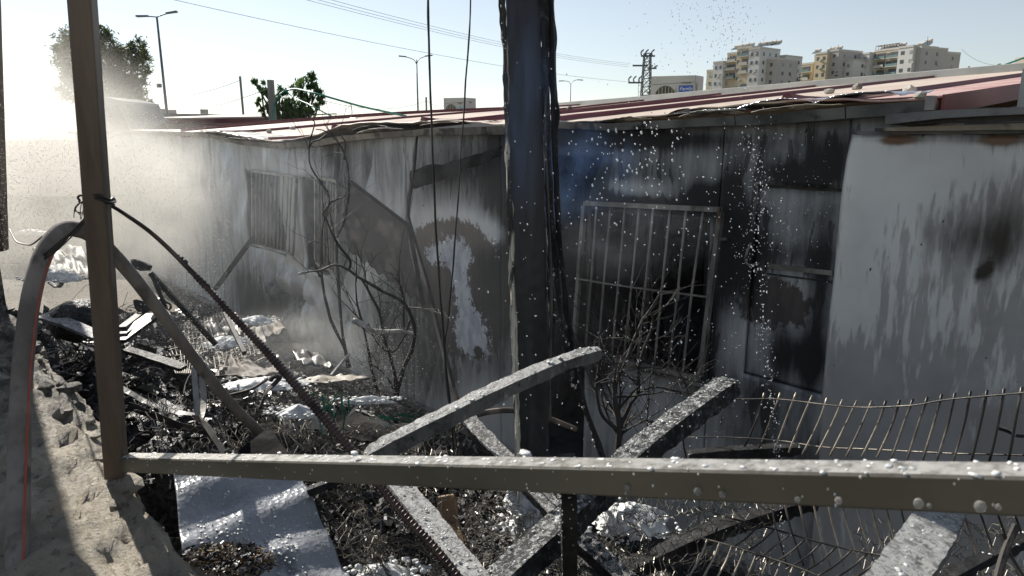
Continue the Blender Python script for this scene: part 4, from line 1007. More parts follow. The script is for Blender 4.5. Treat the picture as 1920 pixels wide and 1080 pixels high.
foampatch('foam pocket among the mesh in the far yard', 480, 600, 36, 12, 6.5, h=.04)
foampatch('foam at the foot of the heap beside the hose', 560, 770, 45, 12, 3.5, h=.03)
foampatch('pale foam behind the hose loop', 100, 520, 50, 18, 6.0, h=.08)
foampatch('small foam patch at the upper left beside the ledge', 60, 437, 40, 8, 9, h=.05)
foampatch('dirty foam near the bottom edge left of the rebar', 720, 1070, 60, 16, 2.2, h=.03)

# ---- wire netting: hexagonal mesh crumpled over the heap
def netting(label, corners, nx, ny, seed, amp=.06, r=.0015, hang=0):
    C = [P(*q) for q in corners]; b = MB(); pts = {}
    def node(i, j):
        k = (i, j)
        if k not in pts:
            u = i / nx; v = j / ny; p = C[0].lerp(C[1], u).lerp(C[3].lerp(C[2], u), v)
            p = p + Vector((noise.noise((u * 4 + seed, v * 4, 0)), noise.noise((u * 4, v * 4 + seed, 5)), noise.noise((u * 5, v * 5, seed)))) * amp * 1.6
            p = p + Vector((rnd(-1, 1), rnd(-1, 1), rnd(-1, 1))) * amp * .14; pts[k] = p
        return pts[k]
    for j in range(ny):
        for i in range(nx):
            if noise.noise((i * .18 + seed, j * .18, 3)) < -.28: continue
            o = .5 if j % 2 else 0
            a = node(i + o, j)
            if (i + j) % 1 == 0:
                b.tube([a, node(i + o + .5, j + .33)], r, 3, cap=False); b.tube([node(i + o + .5, j + .33), node(i + o + 1, j)], r, 3, cap=False)
                b.tube([node(i + o + .5, j + .33), node(i + (1 - o if o else .5) + (0 if not o else .5), j + 1)], r, 3, cap=False)
    tag(b.build('wire_netting', M['wire'], None), label, 'wire netting', 'burnt hexagonal netting in the yard')
netting('burnt hexagonal wire netting on the black heap right of the steel post', [(245, 735, 2.9), (470, 760, 3.1), (455, 860, 2.6), (245, 850, 2.4)], 26, 14, 1, .05)
netting('burnt wire netting between the metal sheet and the rebar below the rail', [(585, 900, 2.5), (800, 905, 2.6), (900, 1090, 2.2), (680, 1090, 2.1)], 26, 20, 2, .07)
netting('burnt wire netting over the foam between the two crossing beams', [(820, 890, 2.8), (1040, 900, 2.8), (1060, 1080, 2.4), (850, 1080, 2.4)], 26, 20, 3, .07)
netting('burnt wire netting right of the stub post', [(1120, 930, 2.9), (1420, 920, 3.1), (1450, 1080, 2.7), (1110, 1080, 2.6)], 32, 18, 4, .08)
netting('burnt wire netting stretched behind the leaning rebar above the rail', [(470, 790, 3.2), (860, 800, 3.3), (860, 860, 2.9), (470, 860, 2.8)], 40, 9, 5, .07)
netting('burnt netting at the foot of the far right fence', [(1600, 985, 3.2), (1950, 985, 3.2), (1950, 1100, 2.8), (1600, 1100, 2.8)], 26, 14, 6, .07)

# ---- bent fence panels, right
def fence_rods(label, rails, rods, r=.0042, rr=.003):
    root = thing('bent_fence_panel', label, 'fence', group='bent welded fence panels')
    for pts in rails:
        b = MB(); b.tube(px_path(pts, 6), rr, 5, wob=.3); b.build('fence_rail', M['fence_wire'], root, smooth=True)
    for pts in rods:
        b = MB(); b.tube(px_path(pts, 4), r, 5, wob=.3); b.build('fence_rod', M['fence_wire'], root, smooth=True)
    return root
top = lambda x: interp([(1380, 748), (1440, 749), (1490, 748), (1560, 760), (1620, 764), (1680, 762), (1720, 759), (1770, 750), (1820, 745), (1870, 741), (1960, 733)], x)
low = lambda x: interp([(1380, 820), (1460, 826), (1540, 838), (1620, 842), (1700, 846), (1780, 850), (1960, 855)], x)
rods = []
xs = [1430, 1460, 1490, 1520, 1548, 1577, 1604, 1632, 1658, 1684, 1709, 1736, 1763, 1788, 1817, 1848, 1880, 1913, 1946]
for i, x in enumerate(xs):
    sl = interp([(1430, 30), (1600, 44), (1750, 30), (1960, 16)], x); d = interp([(1400, 3.0), (1960, 2.0)], x)
    y0 = top(x) - 12; rods.append([(x + 3, y0, d), (x - sl * .4 + rnd(-3, 3), lerp(y0, low(x), .5), d), (x - sl - 4, low(x) + 14, d)])
fence_rods('upper bent fence panel of slanting rods above the rail at the right', [[(x, top(x), interp([(1300, 3.1), (1960, 2.0)], x)) for x in (1340, 1400, 1460, 1560, 1620, 1680, 1720, 1770, 1830, 1890, 1960)], [(x, low(x), interp([(1300, 3.1), (1960, 2.0)], x)) for x in (1290, 1370, 1460, 1540, 1620, 1700, 1780, 1860, 1960)]], rods)
rods = []
for i, x in enumerate(range(1432, 1720, 27)): rods.append([(x + 6, 915, 3.0), (x + 22, 985, 2.95), (x + 46 + rnd(-3, 3), 1062, 2.9)])
for i, x in enumerate(range(1800, 1960, 32)): rods.append([(x + 2, 950, 2.6), (x + 26, 1020, 2.6), (x + 52, 1100, 2.55)])
fence_rods('dark fence rods hanging down below the rail against the grey wall', [[(1380, 905, 3.0), (1560, 925, 3.0), (1760, 945, 2.8), (1960, 960, 2.6)]], rods, .0042)
rods = []
r1 = [(1375, 973, 2.35), (1450, 992, 2.3), (1540, 1018, 2.22), (1620, 1036, 2.14), (1700, 1048, 2.06)]
r2 = [(1312, 1008, 2.2), (1370, 1024, 2.16), (1440, 1046, 2.1), (1500, 1066, 2.05), (1560, 1092, 2.0)]
for i in range(11):
    x = 1395 + i * 29; y = interp([(q[0], q[1]) for q in r1], x); rods.append([(x, y, 2.3 - i * .02), (x - 30, y + 26 + rnd(-3, 3), 2.28 - i * .02), (x - 66, y + 50, 2.22 - i * .02)])
for i in range(9):
    x = 1326 + i * 23; y = interp([(q[0], q[1]) for q in r2], x); rods.append([(x, y, 2.18 - i * .015), (x - 12, y + 30, 2.16 - i * .015), (x - 34, y + 70, 2.1)])
lf = fence_rods('lower bent fence panel sloping down to the bottom right below the rail', [r1, r2], rods, .0032)
b = MB()
for q in rods:
    for k in (0, 1): b.ico(P(*q[k]) + Vector((0, 0, -.004)), rnd(.002, .0045), (1, 1, 1), 1)
b.build('hanging_drops', M['drop'], lf, smooth=True, kind='stuff')
b = MB(); b.tube(px_path([(1870, 802, 2.3), (1890, 808, 2.3), (1905, 816, 2.28), (1935, 818, 2.26)], 5), .007, 5, wob=.7); tag(b.build('charred_twig', M['char_black'], None), 'short black twig caught in the upper fence rods at the right edge', 'twig')
b = MB(); b.tube(px_path([(1905, 985, 1.9), (1885, 1030, 1.88), (1868, 1090, 1.85)], 5), .011, 6, wob=.4); b.tube(px_path([(1878, 1000, 1.9), (1895, 1040, 1.88), (1920, 1085, 1.85)], 5), .006, 5, wob=.4); tag(b.build('burnt_twig', M['bark'], None), 'forked brown twig at the lower right picture corner', 'twig')

# ---- burnt shrubs
def grow(b, p, d, l, r, depth, bend=.35):
    if depth <= 0 or r < .0011: return
    pts = [p]; k = 5
    for i in range(k):
        d = (d + Vector((rnd(-1, 1), rnd(-1, 1), rnd(-.6, .9))) * bend * .5).normalized(); p = p + d * l / k; pts.append(p)
    b.tube(spline(pts, 2), [lerp(r, r * .5, i / (2 * k)) for i in range(2 * k + 1)], 5, wob=.3)
    for i in range(random.choice((1, 2, 2, 3))):
        q = pts[random.choice((2, 3, 4, 5))]; nd = (d + Vector((rnd(-1, 1), rnd(-1, 1), rnd(-.4, .9)))).normalized(); grow(b, q, nd, l * rnd(.5, .8), r * .55, depth - 1, bend)
def shrub(label, stems, twign, mat='bark', name='burnt_shrub', seed=1, pale=None):
    random.seed(seed); root = thing(name, label, 'shrub', group='burnt leafless shrubs against the wall')
    for pts, r0, r1 in stems:
        pp = px_path(pts, 6); b = MB(); n = len(pp); b.tube([q + Vector((noise.noise(q * 9) * .008, 0, noise.noise(q * 8) * .006)) for q in pp], [lerp(r0, r1, i / n) * .78 for i in range(n)], 6, wob=.55)
        for i in range(twign * 2 + 1):
            k = random.randrange(n // 3, n); dd = (pp[min(k + 1, n - 1)] - pp[k - 1]).normalized()
            sd = Vector((rnd(-1, 1), rnd(-.5, .5), rnd(-.2, 1))).normalized(); grow(b, pp[k], (dd * .3 + sd).normalized(), rnd(.12, .38), lerp(r0, r1, k / n) * .36, 3)
        b.build('branch', M[mat], root, smooth=True)
    if pale:
        for pts, r0, r1 in pale:
            pp = px_path(pts, 6); b = MB(); b.tube(pp, [lerp(r0, r1, i / len(pp)) for i in range(len(pp))], 6, wob=.4); b.build('peeled_branch', M['pale_bark'], root, smooth=True, label='pale peeled branch')
    return root
d0 = 4.4
shrub('leafless black burnt shrub before the hanging sheet left of the two cables',
      [([(744, 742, d0), (752, 700, d0), (772, 655, d0), (778, 625, d0), (772, 597, d0), (755, 566, d0), (724, 549, d0), (676, 522, d0), (652, 506, d0), (628, 497, d0), (598, 508, d0), (562, 512, d0)], .022, .006),
       ([(653, 507, d0), (656, 488, d0), (640, 465, d0), (628, 449, d0), (618, 425, d0), (611, 408, d0), (604, 400, d0)], .012, .005),
       ([(741, 742, d0), (738, 690, d0), (722, 640, d0), (712, 590, d0), (690, 545, d0), (678, 524, d0)], .014, .007),
       ([(708, 735, d0), (696, 690, d0), (690, 650, d0), (680, 610, d0), (668, 560, d0), (668, 510, d0), (667, 472, d0)], .013, .004),
       ([(768, 600, d0), (757, 625, d0), (757, 560, d0), (748, 530, d0), (732, 510, d0)], .009, .004),
       ([(744, 742, d0), (720, 700, d0), (690, 680, d0)], .009, .004), ([(765, 620, d0), (735, 660, d0), (706, 640, d0), (690, 605, d0)], .008, .003)], 3, seed=11,
      pale=[([(776, 626, d0), (755, 621, d0), (722, 622, d0), (696, 619, d0), (680, 608, d0), (662, 601, d0)], .012, .02), ([(560, 513, d0), (574, 512, d0)], .007, .005)])
d1 = 5.6
shrub('tall smoke greyed bare shrub reaching over the eave left of the hanging sheet',
      [([(655, 690, d1), (645, 650, d1), (620, 600, d1), (606, 540, d1), (602, 480, d1), (606, 420, d1), (618, 372, d1), (600, 340, d1), (582, 310, d1), (580, 270, d1), (590, 232, d1), (585, 224, d1)], .018, .005),
       ([(652, 690, d1), (640, 600, d1), (634, 520, d1), (632, 450, d1), (646, 410, d1), (653, 360, d1), (652, 310, d1), (642, 280, d1), (625, 256, d1), (607, 245, d1), (592, 242, d1)], .017, .005),
       ([(646, 300, d1), (646, 265, d1), (636, 246, d1), (652, 239, d1)], .01, .004), ([(612, 252, d1), (600, 262, d1), (586, 266, d1), (580, 278, d1)], .012, .006), ([(625, 255, d1), (612, 238, d1), (606, 232, d1)], .008, .004),
       ([(606, 400, d1), (622, 378, d1), (642, 370, d1), (656, 358, d1)], .014, .006), ([(600, 520, d1), (588, 490, d1), (578, 460, d1), (588, 452, d1), (598, 455, d1)], .012, .005)], 1, 'bark', seed=12)
d2 = 4.3
shrub('bare brown burnt shrub below the large window grille right of the charred post',
      [([(1152, 900, d2), (1158, 850, d2), (1160, 800, d2), (1154, 760, d2), (1152, 712, d2)], .034, .02), ([(1158, 806, d2), (1130, 780, d2), (1118, 735, d2), (1122, 690, d2), (1126, 655, d2), (1124, 622, d2)], .016, .006),
       ([(1160, 800, d2), (1180, 762, d2), (1194, 738, d2), (1198, 690, d2), (1208, 650, d2), (1226, 600, d2), (1205, 560, d2)], .02, .005), ([(1196, 735, d2), (1226, 726, d2), (1260, 732, d2), (1300, 738, d2), (1326, 730, d2)], .011, .004),
       ([(1160, 710, d2), (1180, 660, d2), (1200, 610, d2), (1222, 575, d2), (1250, 530, d2)], .014, .004), ([(1156, 820, d2), (1185, 800, d2), (1220, 790, d2), (1240, 860, d2)], .012, .004),
       ([(1290, 880, d2), (1280, 800, d2), (1290, 740, d2), (1270, 690, d2), (1240, 640, d2)], .009, .003), ([(1190, 860, d2), (1210, 830, d2), (1216, 740, d2), (1222, 690, d2)], .008, .003)], 5, seed=13)
random.seed(21)

# ---- twisted strips, profiles, planks left
def strips(label, paths, w, mat, name='twisted_metal_strip', th=.002):
    root = thing(name, label, 'metal strip')
    for pts, up in paths:
        pp = px_path(pts, 6); b = MB(); m = len(pp)
        for i, p in enumerate(pp):
            t_ = (pp[min(i + 1, m - 1)] - pp[max(i - 1, 0)]).normalized(); s_ = t_.cross(Vector(up)).normalized() * w / 2 * (1 + .25 * noise.noise(p * 12))
            b.v += [tuple(p - s_), tuple(p + s_ + Vector((0, 0, .006 * noise.noise(p * 20))))]
        for i in range(m - 1): b.f.append((2 * i, 2 * i + 1, 2 * i + 3, 2 * i + 2))
        solid(b.build('strip', M[mat], root), th)
    return root
strips('pair of bent shiny metal strips standing in the black heap above the rail', [([(363, 688, 2.8), (368, 740, 2.75), (372, 780, 2.7), (392, 805, 2.62), (420, 850, 2.5)], fv), ([(378, 705, 2.85), (382, 750, 2.8), (376, 790, 2.7), (366, 778, 2.65)], fv)], .024, 'galv')
strips('dark curved edge strips lying on the heap beside the steel post', [([(225, 725, 2.9), (270, 752, 2.85), (320, 770, 2.8), (365, 778, 2.75)], (0, 0, 1)), ([(240, 760, 2.75), (290, 780, 2.75), (345, 800, 2.7), (400, 812, 2.7)], fv)], .03, 'black_steel')
beam('pale weathered board lying between ledge and steel post', [(80, 592, 3.9), (130, 608, 3.8), (186, 632, 3.7)], .07, .02, 'char_ash', .2, .06, 0, group=None)
beam('sooty flat board half buried in the heap right of the steel post', [(235, 655, 3.6), (290, 672, 3.6), (345, 690, 3.5)], .05, .02, 'char_black', .2, .1, 10, fw=.02)
beam('pale split board on the heap below the bent strips', [(300, 752, 3.0), (345, 780, 2.9)], .035, .012, 'char_ash', .2, .05, 0)
fr = thing('charred_metal_frame', 'collapsed charred metal frame with two ragged end plates behind the hose', 'metal frame')
for (a, c, w) in (((282, 512, 4.4), (405, 646, 4.6), .03), ((283, 512, 4.4), (310, 575, 4.4), .018), ((232, 622, 4.2), (300, 560, 4.5), .02)):
    b = MB(); b.bar(P(*a), P(*c), w, w); b.build('frame_bar', M['black_steel'], fr)
for (a, c) in (((228, 616, 3.9), (262, 590, 4.3)), ((228, 640, 3.8), (302, 586, 4.2)), ((229, 628, 3.85), (282, 590, 4.25))):
    b = MB(); b.bar(P(*a), P(*c), .045, .02); b.build('channel', M['galv'] if a[1] == 628 else M['black_steel'], fr)
b = MB(); b.tube(px_path([(296, 530, 4.4), (305, 560, 4.4), (320, 572, 4.4), (316, 580, 4.4), (304, 570, 4.4)], 4), .008, 5); b.build('hook', M['black_steel'], fr)
for pts in ([(247, 487), (252, 502), (266, 508), (280, 507), (283, 498), (270, 491), (256, 486)], [(252, 563), (256, 578), (262, 585), (280, 584), (292, 580), (290, 568), (270, 564), (258, 561)]):
    b = MB(); n = len(pts); b.v = [tuple(P(x, y, 4.35)) for x, y in pts]; b.f.append(tuple(range(n))); solid(b.build('ragged_plate', M['black_steel'], fr), .04)
b = MB(); b.bar(P(404, 542, 9.5), P(474, 446, 9.2), .05, .05); tag(b.build('leaning_prop', M['black_steel'], None), 'thin dark prop leaning from the yard to the left barred window', 'pole')
lb = MB(); lb.bar(P(422, 588, 5.6), P(458, 662, 5.0), .03, .03); tag(lb.build('upright_stake', M['black_steel'], None), 'dark stake standing in the far yard beside the rebar', 'stake')
# welded mesh panels lying in the far yard
def meshpanel(label, c, nx, ny):
    C = [P(*q) for q in c]; root = thing('welded_mesh_panel', label, 'wire mesh', group='flattened welded mesh in the far yard')
    for i in range(nx + 1):
        a, q = C[0].lerp(C[1], i / nx), C[3].lerp(C[2], i / nx); mm = a.lerp(q, .5) + Vector((0, 0, rnd(-.02, .03)))
        MB().tube([a, mm, q], .003, 4).build('mesh_rod', M['wire'], root)
    for i in range(ny + 1):
        a, q = C[0].lerp(C[3], i / ny), C[1].lerp(C[2], i / ny); mm = a.lerp(q, .5) + Vector((0, 0, rnd(-.02, .03)))
        MB().tube([a, mm, q], .003, 4).build('mesh_rod', M['wire'], root)
meshpanel('flat welded mesh panel lying below the hose and frame in the far yard', [(345, 612, 6.0), (415, 585, 7.0), (440, 650, 5.6), (350, 668, 5.0)], 12, 12)
meshpanel('smaller welded mesh panel crumpled beside the rebar', [(300, 650, 5.2), (380, 640, 5.4), (360, 700, 4.4), (330, 700, 4.3)], 9, 9)
meshpanel('welded mesh strip under the stake', [(400, 668, 5.0), (470, 642, 5.4), (478, 662, 5.0), (404, 690, 4.6)], 9, 5)
# sheets in the far yard
def sheet(label, c, mat, name='fallen_sheet', amp=.03, t_=.006):
    C = [P(*q) for q in c]
    o = MB().grid(24, 16, lambda u, v: C[0].lerp(C[1], u).lerp(C[3].lerp(C[2], u), v) + Vector((0, 0, amp * noise.noise((u * 3 + c[0][0], v * 3, 0)) + amp * .4 * noise.noise((u * 9, v * 9, 0))))).build(name, M[mat], None, smooth=True)
    solid(o, t_); tag(o, label, 'sheet')
sheet('curved grey sheet lying in the far yard left of the rebar', [(430, 668, 4.9), (445, 672, 4.8), (545, 706, 4.3), (400, 705, 4.3)], 'torn', amp=.06)
sheet('long pale edged sheet behind the shrub foot', [(540, 716, 4.6), (640, 700, 4.7), (700, 712, 4.5), (560, 722, 4.3)], 'fascia', amp=.03)
sheet('dark sheet leaning low between shrub and rail', [(600, 765, 3.9), (820, 790, 3.8), (790, 850, 3.4), (560, 800, 3.6)], 'soot_board', amp=.05)
sheet('pale corrugated scrap in the mist behind the hose', [(60, 470, 8), (150, 465, 8), (200, 520, 6), (90, 530, 6)], 'galv', amp=.12)
sheet('pale sheet scrap beside the foam in the far yard', [(380, 610, 6.4), (440, 590, 6.8), (470, 620, 6.0), (400, 640, 5.8)], 'galv', amp=.12)
for lab, c, m_ in (('light broken board in the far yard below the mesh', [(455, 625, 6.0), (490, 612, 6.4), (500, 640, 5.8), (470, 650, 5.6)], 'shedwall'),
                 ('sooty board fragment against the base rail', [(480, 600, 7.4), (520, 596, 7.6), (540, 622, 7), (500, 630, 6.8)], 'torn'),
                 ('grey board offcut beside the base rail', [(545, 660, 6.0), (600, 662, 6.2), (625, 690, 5.7), (570, 684, 5.5)], 'galv')):
    sheet(lab, c, m_, amp=.05)
b = MB(); b.tube([P(620, 704, 5.0), P(655, 664, 5.2)], .012, 5, wob=.5); tag(b.build('pale_stick', M['pale_bark'], None), 'pale stick leaning in the yard left of the burnt shrub', 'stick')
b = MB(); b.tube(px_path([(432, 740, 3.3), (470, 730, 3.3), (500, 712, 3.35), (497, 711, 3.4)], 5), .007, 5, wob=.3); tag(b.build('bent_stick', M['bark'], None), 'bent black stick beside the white foam pool', 'stick')
b = MB(); b.tube(px_path([(488, 765, 3.1), (500, 735, 3.15), (520, 715, 3.2), (524, 708, 3.2), (514, 706, 3.2), (506, 714, 3.2)], 5), .010, 6, wob=.6); tag(b.build('hooked_twig', M['bark'], None), 'ash flecked hooked twig right of the hose end', 'twig')
# melted green strips and pale leaves near the rebar foot
g = thing('melted_plastic_net', 'melted green plastic strips and pale shreds beside the rebar', 'plastic scrap')
b = MB()
for i in range(10):
    x, y = rnd(596, 660), rnd(740, 800); p = P(x, y, 2.6); d = Vector((rnd(-.3, .3), rnd(-.3, .3), rnd(-1, 1))).normalized() * rnd(.02, .06); s_ = d.cross(fv).normalized() * rnd(.002, .005); b.quad(p - d - s_, p + d - s_, p + d + s_, p - d + s_)
for i in range(12):
    p = P(rnd(715, 775), rnd(776, 792), 2.9); d = rv * rnd(.02, .06) - uv * rnd(0, .015); s_ = uv * rnd(.001, .004); b.quad(p - d - s_, p + d - s_, p + d + s_, p - d + s_)
b.build('green_strip', M['greenplastic'], g, kind='stuff')
b = MB()
for (x, y, dx, dy, w, d) in ((662, 770, 14, -14, .006, 2.6), (628, 775, 2, 22, .005, 2.6), (590, 790, -8, 30, .012, 2.6), (600, 800, 20, 22, .01, 2.6), (725, 795, 14, 8, .01, 2.9), (712, 790, 10, 12, .01, 2.9), (730, 785, 14, 14, .006, 2.9)):
    p = P(x, y, d); q = (rv * dx - uv * dy) * d / F; s_ = q.cross(fv).normalized() * w; b.quad(p - q, p - s_, p + q, p + s_)
b.build('pale_shred', M['ashflake'], g, kind='stuff')
# ================================================================ background
random.seed(5)
hz_dir = lambda v: Vector((v.x, v.y, 0)).normalized()
def ground_at(x, y): return GZ
# rear flat hall carrying the condensers, hidden behind the ridge
hall = thing('rear_hall', 'low flat roofed hall hidden behind the red roof ridge, carrying the condenser units', 'building')
hp0 = PY(700, 200, 13); MB().box((hp0.x, 13.2, GZ), (1.5, 17.5, 3.25)).build('wall', M['shedwall'], hall)
MB().box((-27, 14.5, GZ), (hp0.x - .1, 20, 3.2)).build('rear_wing', M['shedwall'], hall)
def textobj(s, size, origin, xdir, up, mat, parent, name='lettering', shear=0):
    cu = bpy.data.curves.new(name, 'FONT'); cu.body = s; cu.size = size; cu.extrude = .002; cu.align_x = 'CENTER'; cu.align_y = 'CENTER'; cu.shear = shear
    tmp = bpy.data.objects.new(name, cu); COL.objects.link(tmp)
    dg = bpy.context.evaluated_depsgraph_get(); me = bpy.data.meshes.new_from_object(tmp.evaluated_get(dg)); bpy.data.objects.remove(tmp)
    me.materials.clear(); me.materials.append(mat); o = bpy.data.objects.new(name, me); COL.objects.link(o)
    x = Vector(xdir).normalized(); y = Vector(up).normalized(); z = x.cross(y)
    o.matrix_world = Matrix(((x.x, y.x, z.x, origin[0]), (x.y, y.y, z.y, origin[1]), (x.z, y.z, z.z, origin[2]), (0, 0, 0, 1)))
    o.parent = parent; return o
def condenser(label, L, C, Rr, ytop, ybot, d, big):
    # L, C, Rr : screen columns of left edge, front corner, right edge
    root = thing('condenser_unit', label, 'air conditioner')
    pc = P(C, ytop, d); W_ = (C - L) / F * d * 1.12; D_ = (Rr - C) / F * d * 1.7; H_ = (ybot - ytop) / F * d * 1.12
    a = R(18); back = hz_dir(fv); 
    xd = (rv * math.cos(a) * -1 + back * math.sin(a)).normalized(); dd = (rv * math.sin(R(40)) + back * math.cos(R(40))).normalized()
    z0 = pc.z - H_ * 1.25; H2 = H_ * 1.25; base = Vector((pc.x, pc.y, z0)); Z = Vector((0, 0, 1))
    b = MB(); q = [base, base + xd * W_, base + xd * W_ + dd * D_, base + dd * D_]
    b.hexa(q + [v + Z * H2 for v in q]); b.build('casing', M['ac'], root)
    b = MB(); q = [base + dd * .01 + Z * .01, base + dd * (D_ - .01) + Z * .01]; o_ = dd.cross(Z).normalized(); o_ = o_ if o_.dot(rv) > 0 else -o_
    b.quad(q[0] + o_ * .012, q[1] + o_ * .012, q[1] + o_ * .012 + Z * (H2 - .02), q[0] + o_ * .012 + Z * (H2 - .02)); solid(b.build('side_cover', M['ac_pink'], root), .01)
    nf = -(xd.cross(Z)).normalized(); nf = nf if nf.dot(fv) < 0 else -nf
    xr = -xd
    # fan grille
    fc = base + xd * W_ * .66 + Z * H2 * (.36 if big else .45) + nf * .006; r_ = W_ * .24
    b = MB(); n = 24; b.v = [tuple(fc + xr * math.cos(i / n * 6.283) * r_ + Z * math.sin(i / n * 6.283) * r_ * 1.05) for i in range(n)]; b.f.append(tuple(range(n))); solid(b.build('fan_opening', M['acdark'], root), .006)
    for i in range(7):
        t_ = (i - 3) / 3.2; h_ = math.sqrt(max(.02, 1 - t_ * t_)) * r_
        MB().tube([fc + nf * .012 + xr * t_ * r_ - Z * h_, fc + nf * .012 + xr * t_ * r_ + Z * h_], .008, 4).build('guard_bar', M['ac'], root)
    MB().tube([base + xd * W_ * .42 + nf * .004 + Z * H2 * .04, base + xd * W_ * .42 + nf * .004 + Z * H2 * .62], .005, 4).build('panel_joint', M['acdark'], root)
    MB().tube([base + nf * .004 + Z * H2 * .8 + xd * .02, base + nf * .004 + Z * H2 * .74 + xd * W_ * .98], .005, 4).build('panel_joint', M['acdark'], root)
    if big:
        lc = base + xd * W_ * .20 + Z * H2 * .60 + nf * .008; w_, h_ = W_ * .155, H2 * .10
        sk_ = Z * .12
        lb_ = MB().slab([lc - xr * w_ - Z * h_ , lc + xr * w_ - Z * h_, lc + xr * w_ + Z * h_, lc - xr * w_ + Z * h_], nf, .004).build('blue_label', M['blue'], root)
        textobj('Family', H2 * .15, lc + nf * .009 - Z * H2 * .0, xr, Z, M['white'], lb_, 'lettering', .25)
        textobj('TITANIUM', H2 * .065, lc + nf * .006 + Z * H2 * .17, xr, Z, M['ink'], root, 'lettering')
        b = MB(); pp_ = base + o_ * .03 + dd * D_ * .12 + Z * H2 * .35; b.slab([pp_, pp_ + dd * D_ * .25, pp_ + dd * D_ * .25 + Z * H2 * .4, pp_ + Z * H2 * .4], o_, .03); b.build('service_cover', M['ac'], root)
        for k in (.2, .62): MB().tube([base + o_ * .03 + dd * D_ * k + Z * H2 * .2, base + o_ * .03 + dd * D_ * (k + .06) + Z * H2 * .36], .012, 5).build('service_valve', M['ink'], root)
    else:
        lc = base + xd * W_ * .22 + Z * H2 * .5 + nf * .008; s_ = W_ * .07
        b = MB(); b.slab([lc - xr * s_, lc + xr * s_ * .9 , lc + xr * s_ + Z * s_ * 1.6, lc - xr * s_ * .5 + Z * s_ * 1.5], nf, .004); b.build('teal_label', M['teal'], root)
        b = MB().ico(lc + xr * s_ * .3 - Z * s_ * .8 + nf * .003, s_ * .55, (1, .3, 1), 1); b.build('blue_dot', M['blue'], root)
        textobj('TITAN', H2 * .085, lc + nf * .006 + Z * H2 * .24, xr, Z, M['ink'], root, 'lettering')
        MB().bar(base + o_ * .02 + dd * D_ * .35 + Z * H2 * .82, base + o_ * .02 + dd * D_ * .6 + Z * H2 * .79, .01, .03).build('side_handle', M['ink'], root)
    foot = 3.25 if not big else 3.25
    for k in (.1, .9):
        pz = base + xd * W_ * k + dd * D_ * .5; MB().box((pz.x - .03, pz.y - .2, min(foot, z0) - .01), (pz.x + .03, pz.y + .2, z0)).build('foot', M['lampsteel'], root)
condenser('pale condenser unit with a blue lettered label behind the roof ridge right of the pylon', 1231, 1304, 1324, 141, 184, 17.5, True)
condenser('small grey condenser unit with a teal emblem behind the ridge left of the charred post', 833, 871, 889, 183, 212, 25.5, False)

# street lamps
def lamp(label, top, d, h_px, arms, hr):
    root = thing('street_lamp', label, 'street lamp', group='double armed street lamps behind the building')
    tp = P(top[0], top[1], d); base = Vector((tp.x, tp.y, GZ))
    lean = P(top[2], top[3], d); base = Vector((lean.x, lean.y, GZ)) if False else base
    MB().tube([base, tp], [.11, .06], 8).build('pole', M['lampsteel'], root, smooth=True)
    for pts in arms:
        pp = spline([P(x, y, d) for x, y in pts], 5); MB().tube(pp, .035, 5).build('arm', M['lampsteel'], root)
        e = pp[-1]; f_ = (pp[-1] - pp[-3]).normalized(); f_.z *= .5
        b = MB(); L_ = .7; s_ = f_.cross(Vector((0, 0, 1))).normalized(); up = s_.cross(f_)
        q = [e - s_ * .06, e + s_ * .06, e + f_ * L_ + s_ * .13, e + f_ * L_ - s_ * .13]
        b.hexa([v - up * .02 for v in q] + [v + up * .08 for v in q]); b.build('lamp_head', M['lampsteel'], root)
    return root
l1 = lamp('tall double armed street lamp with a floodlight on its pole, left behind the roof', (294, 32, 308, 205), 41, 0, [[(294, 32), (282, 31), (278, 31)], [(294, 32), (305, 28), (311, 26)]], 0)
fp = P(300, 160, 41); b = MB(); b.box((fp.x - .35, fp.y - .1, fp.z - .12), (fp.x + .0, fp.y + .1, fp.z + .1)); b.build('floodlight', M['lampsteel'], l1)
lamp('curved double armed street lamp left of the hanging cables', (781, 112, 783, 212), 62, 0, [[(781, 120), (776, 112), (766, 108), (762, 107)], [(781, 120), (786, 111), (794, 107), (797, 106)]], 0)
lamp('small distant double armed street lamp right of the charred post', (1070, 158, 1070, 195), 88, 0, [[(1070, 158), (1066, 153), (1060, 152), (1058, 152)], [(1070, 158), (1075, 152), (1081, 150), (1083, 150)]], 0)
for lab, x, y, d, dx in (('thin dark pole left of the leafy tree behind the roof', 450, 143, 24, 4), ('thin short pole left of the grey condenser unit', 799, 182, 30, 0)):
    tp = P(x, y, d); b = MB().tube([Vector((tp.x + .02 * dx, tp.y, GZ)), tp], .04, 6); tag(b.build('thin_pole', M['lampsteel'], None), lab, 'pole')
# weathered post with green hose
tp = P(507, 150, 16.8); b = MB().tube([Vector((tp.x, tp.y, GZ)), tp], .085, 8, wob=.1); tag(b.build('wooden_post', M['oldwood'], None), 'weathered grey wooden post in front of the leafy tree behind the roof', 'post')
gh = thing('green_hose', 'thin green hose looped over the leafy tree and drooping along the ridge', 'hose')
MB().tube(px_path([(511, 232, 16.7), (512, 205, 16.7), (524, 178, 16.7), (548, 167, 16.7), (580, 172, 14.8), (630, 186, 14.6), (680, 200, 14.3), (740, 213, 14), (762, 218, 13.9)], 6), .022, 5).build('hose_line', M['greenhose'], gh, smooth=True)
MB().tube(px_path([(520, 158, 16.7), (550, 182, 16.7), (580, 196, 14.8), (610, 212, 14.6), (632, 222, 14.5)], 6), .014, 5).build('hose_line', M['greenhose'], gh, smooth=True)
MB().tube(px_path([(657, 193, 14.5), (660, 208, 14.5), (659, 224, 14.5)], 4), .009, 4).build('tie_wire', M['thinwire'], gh)
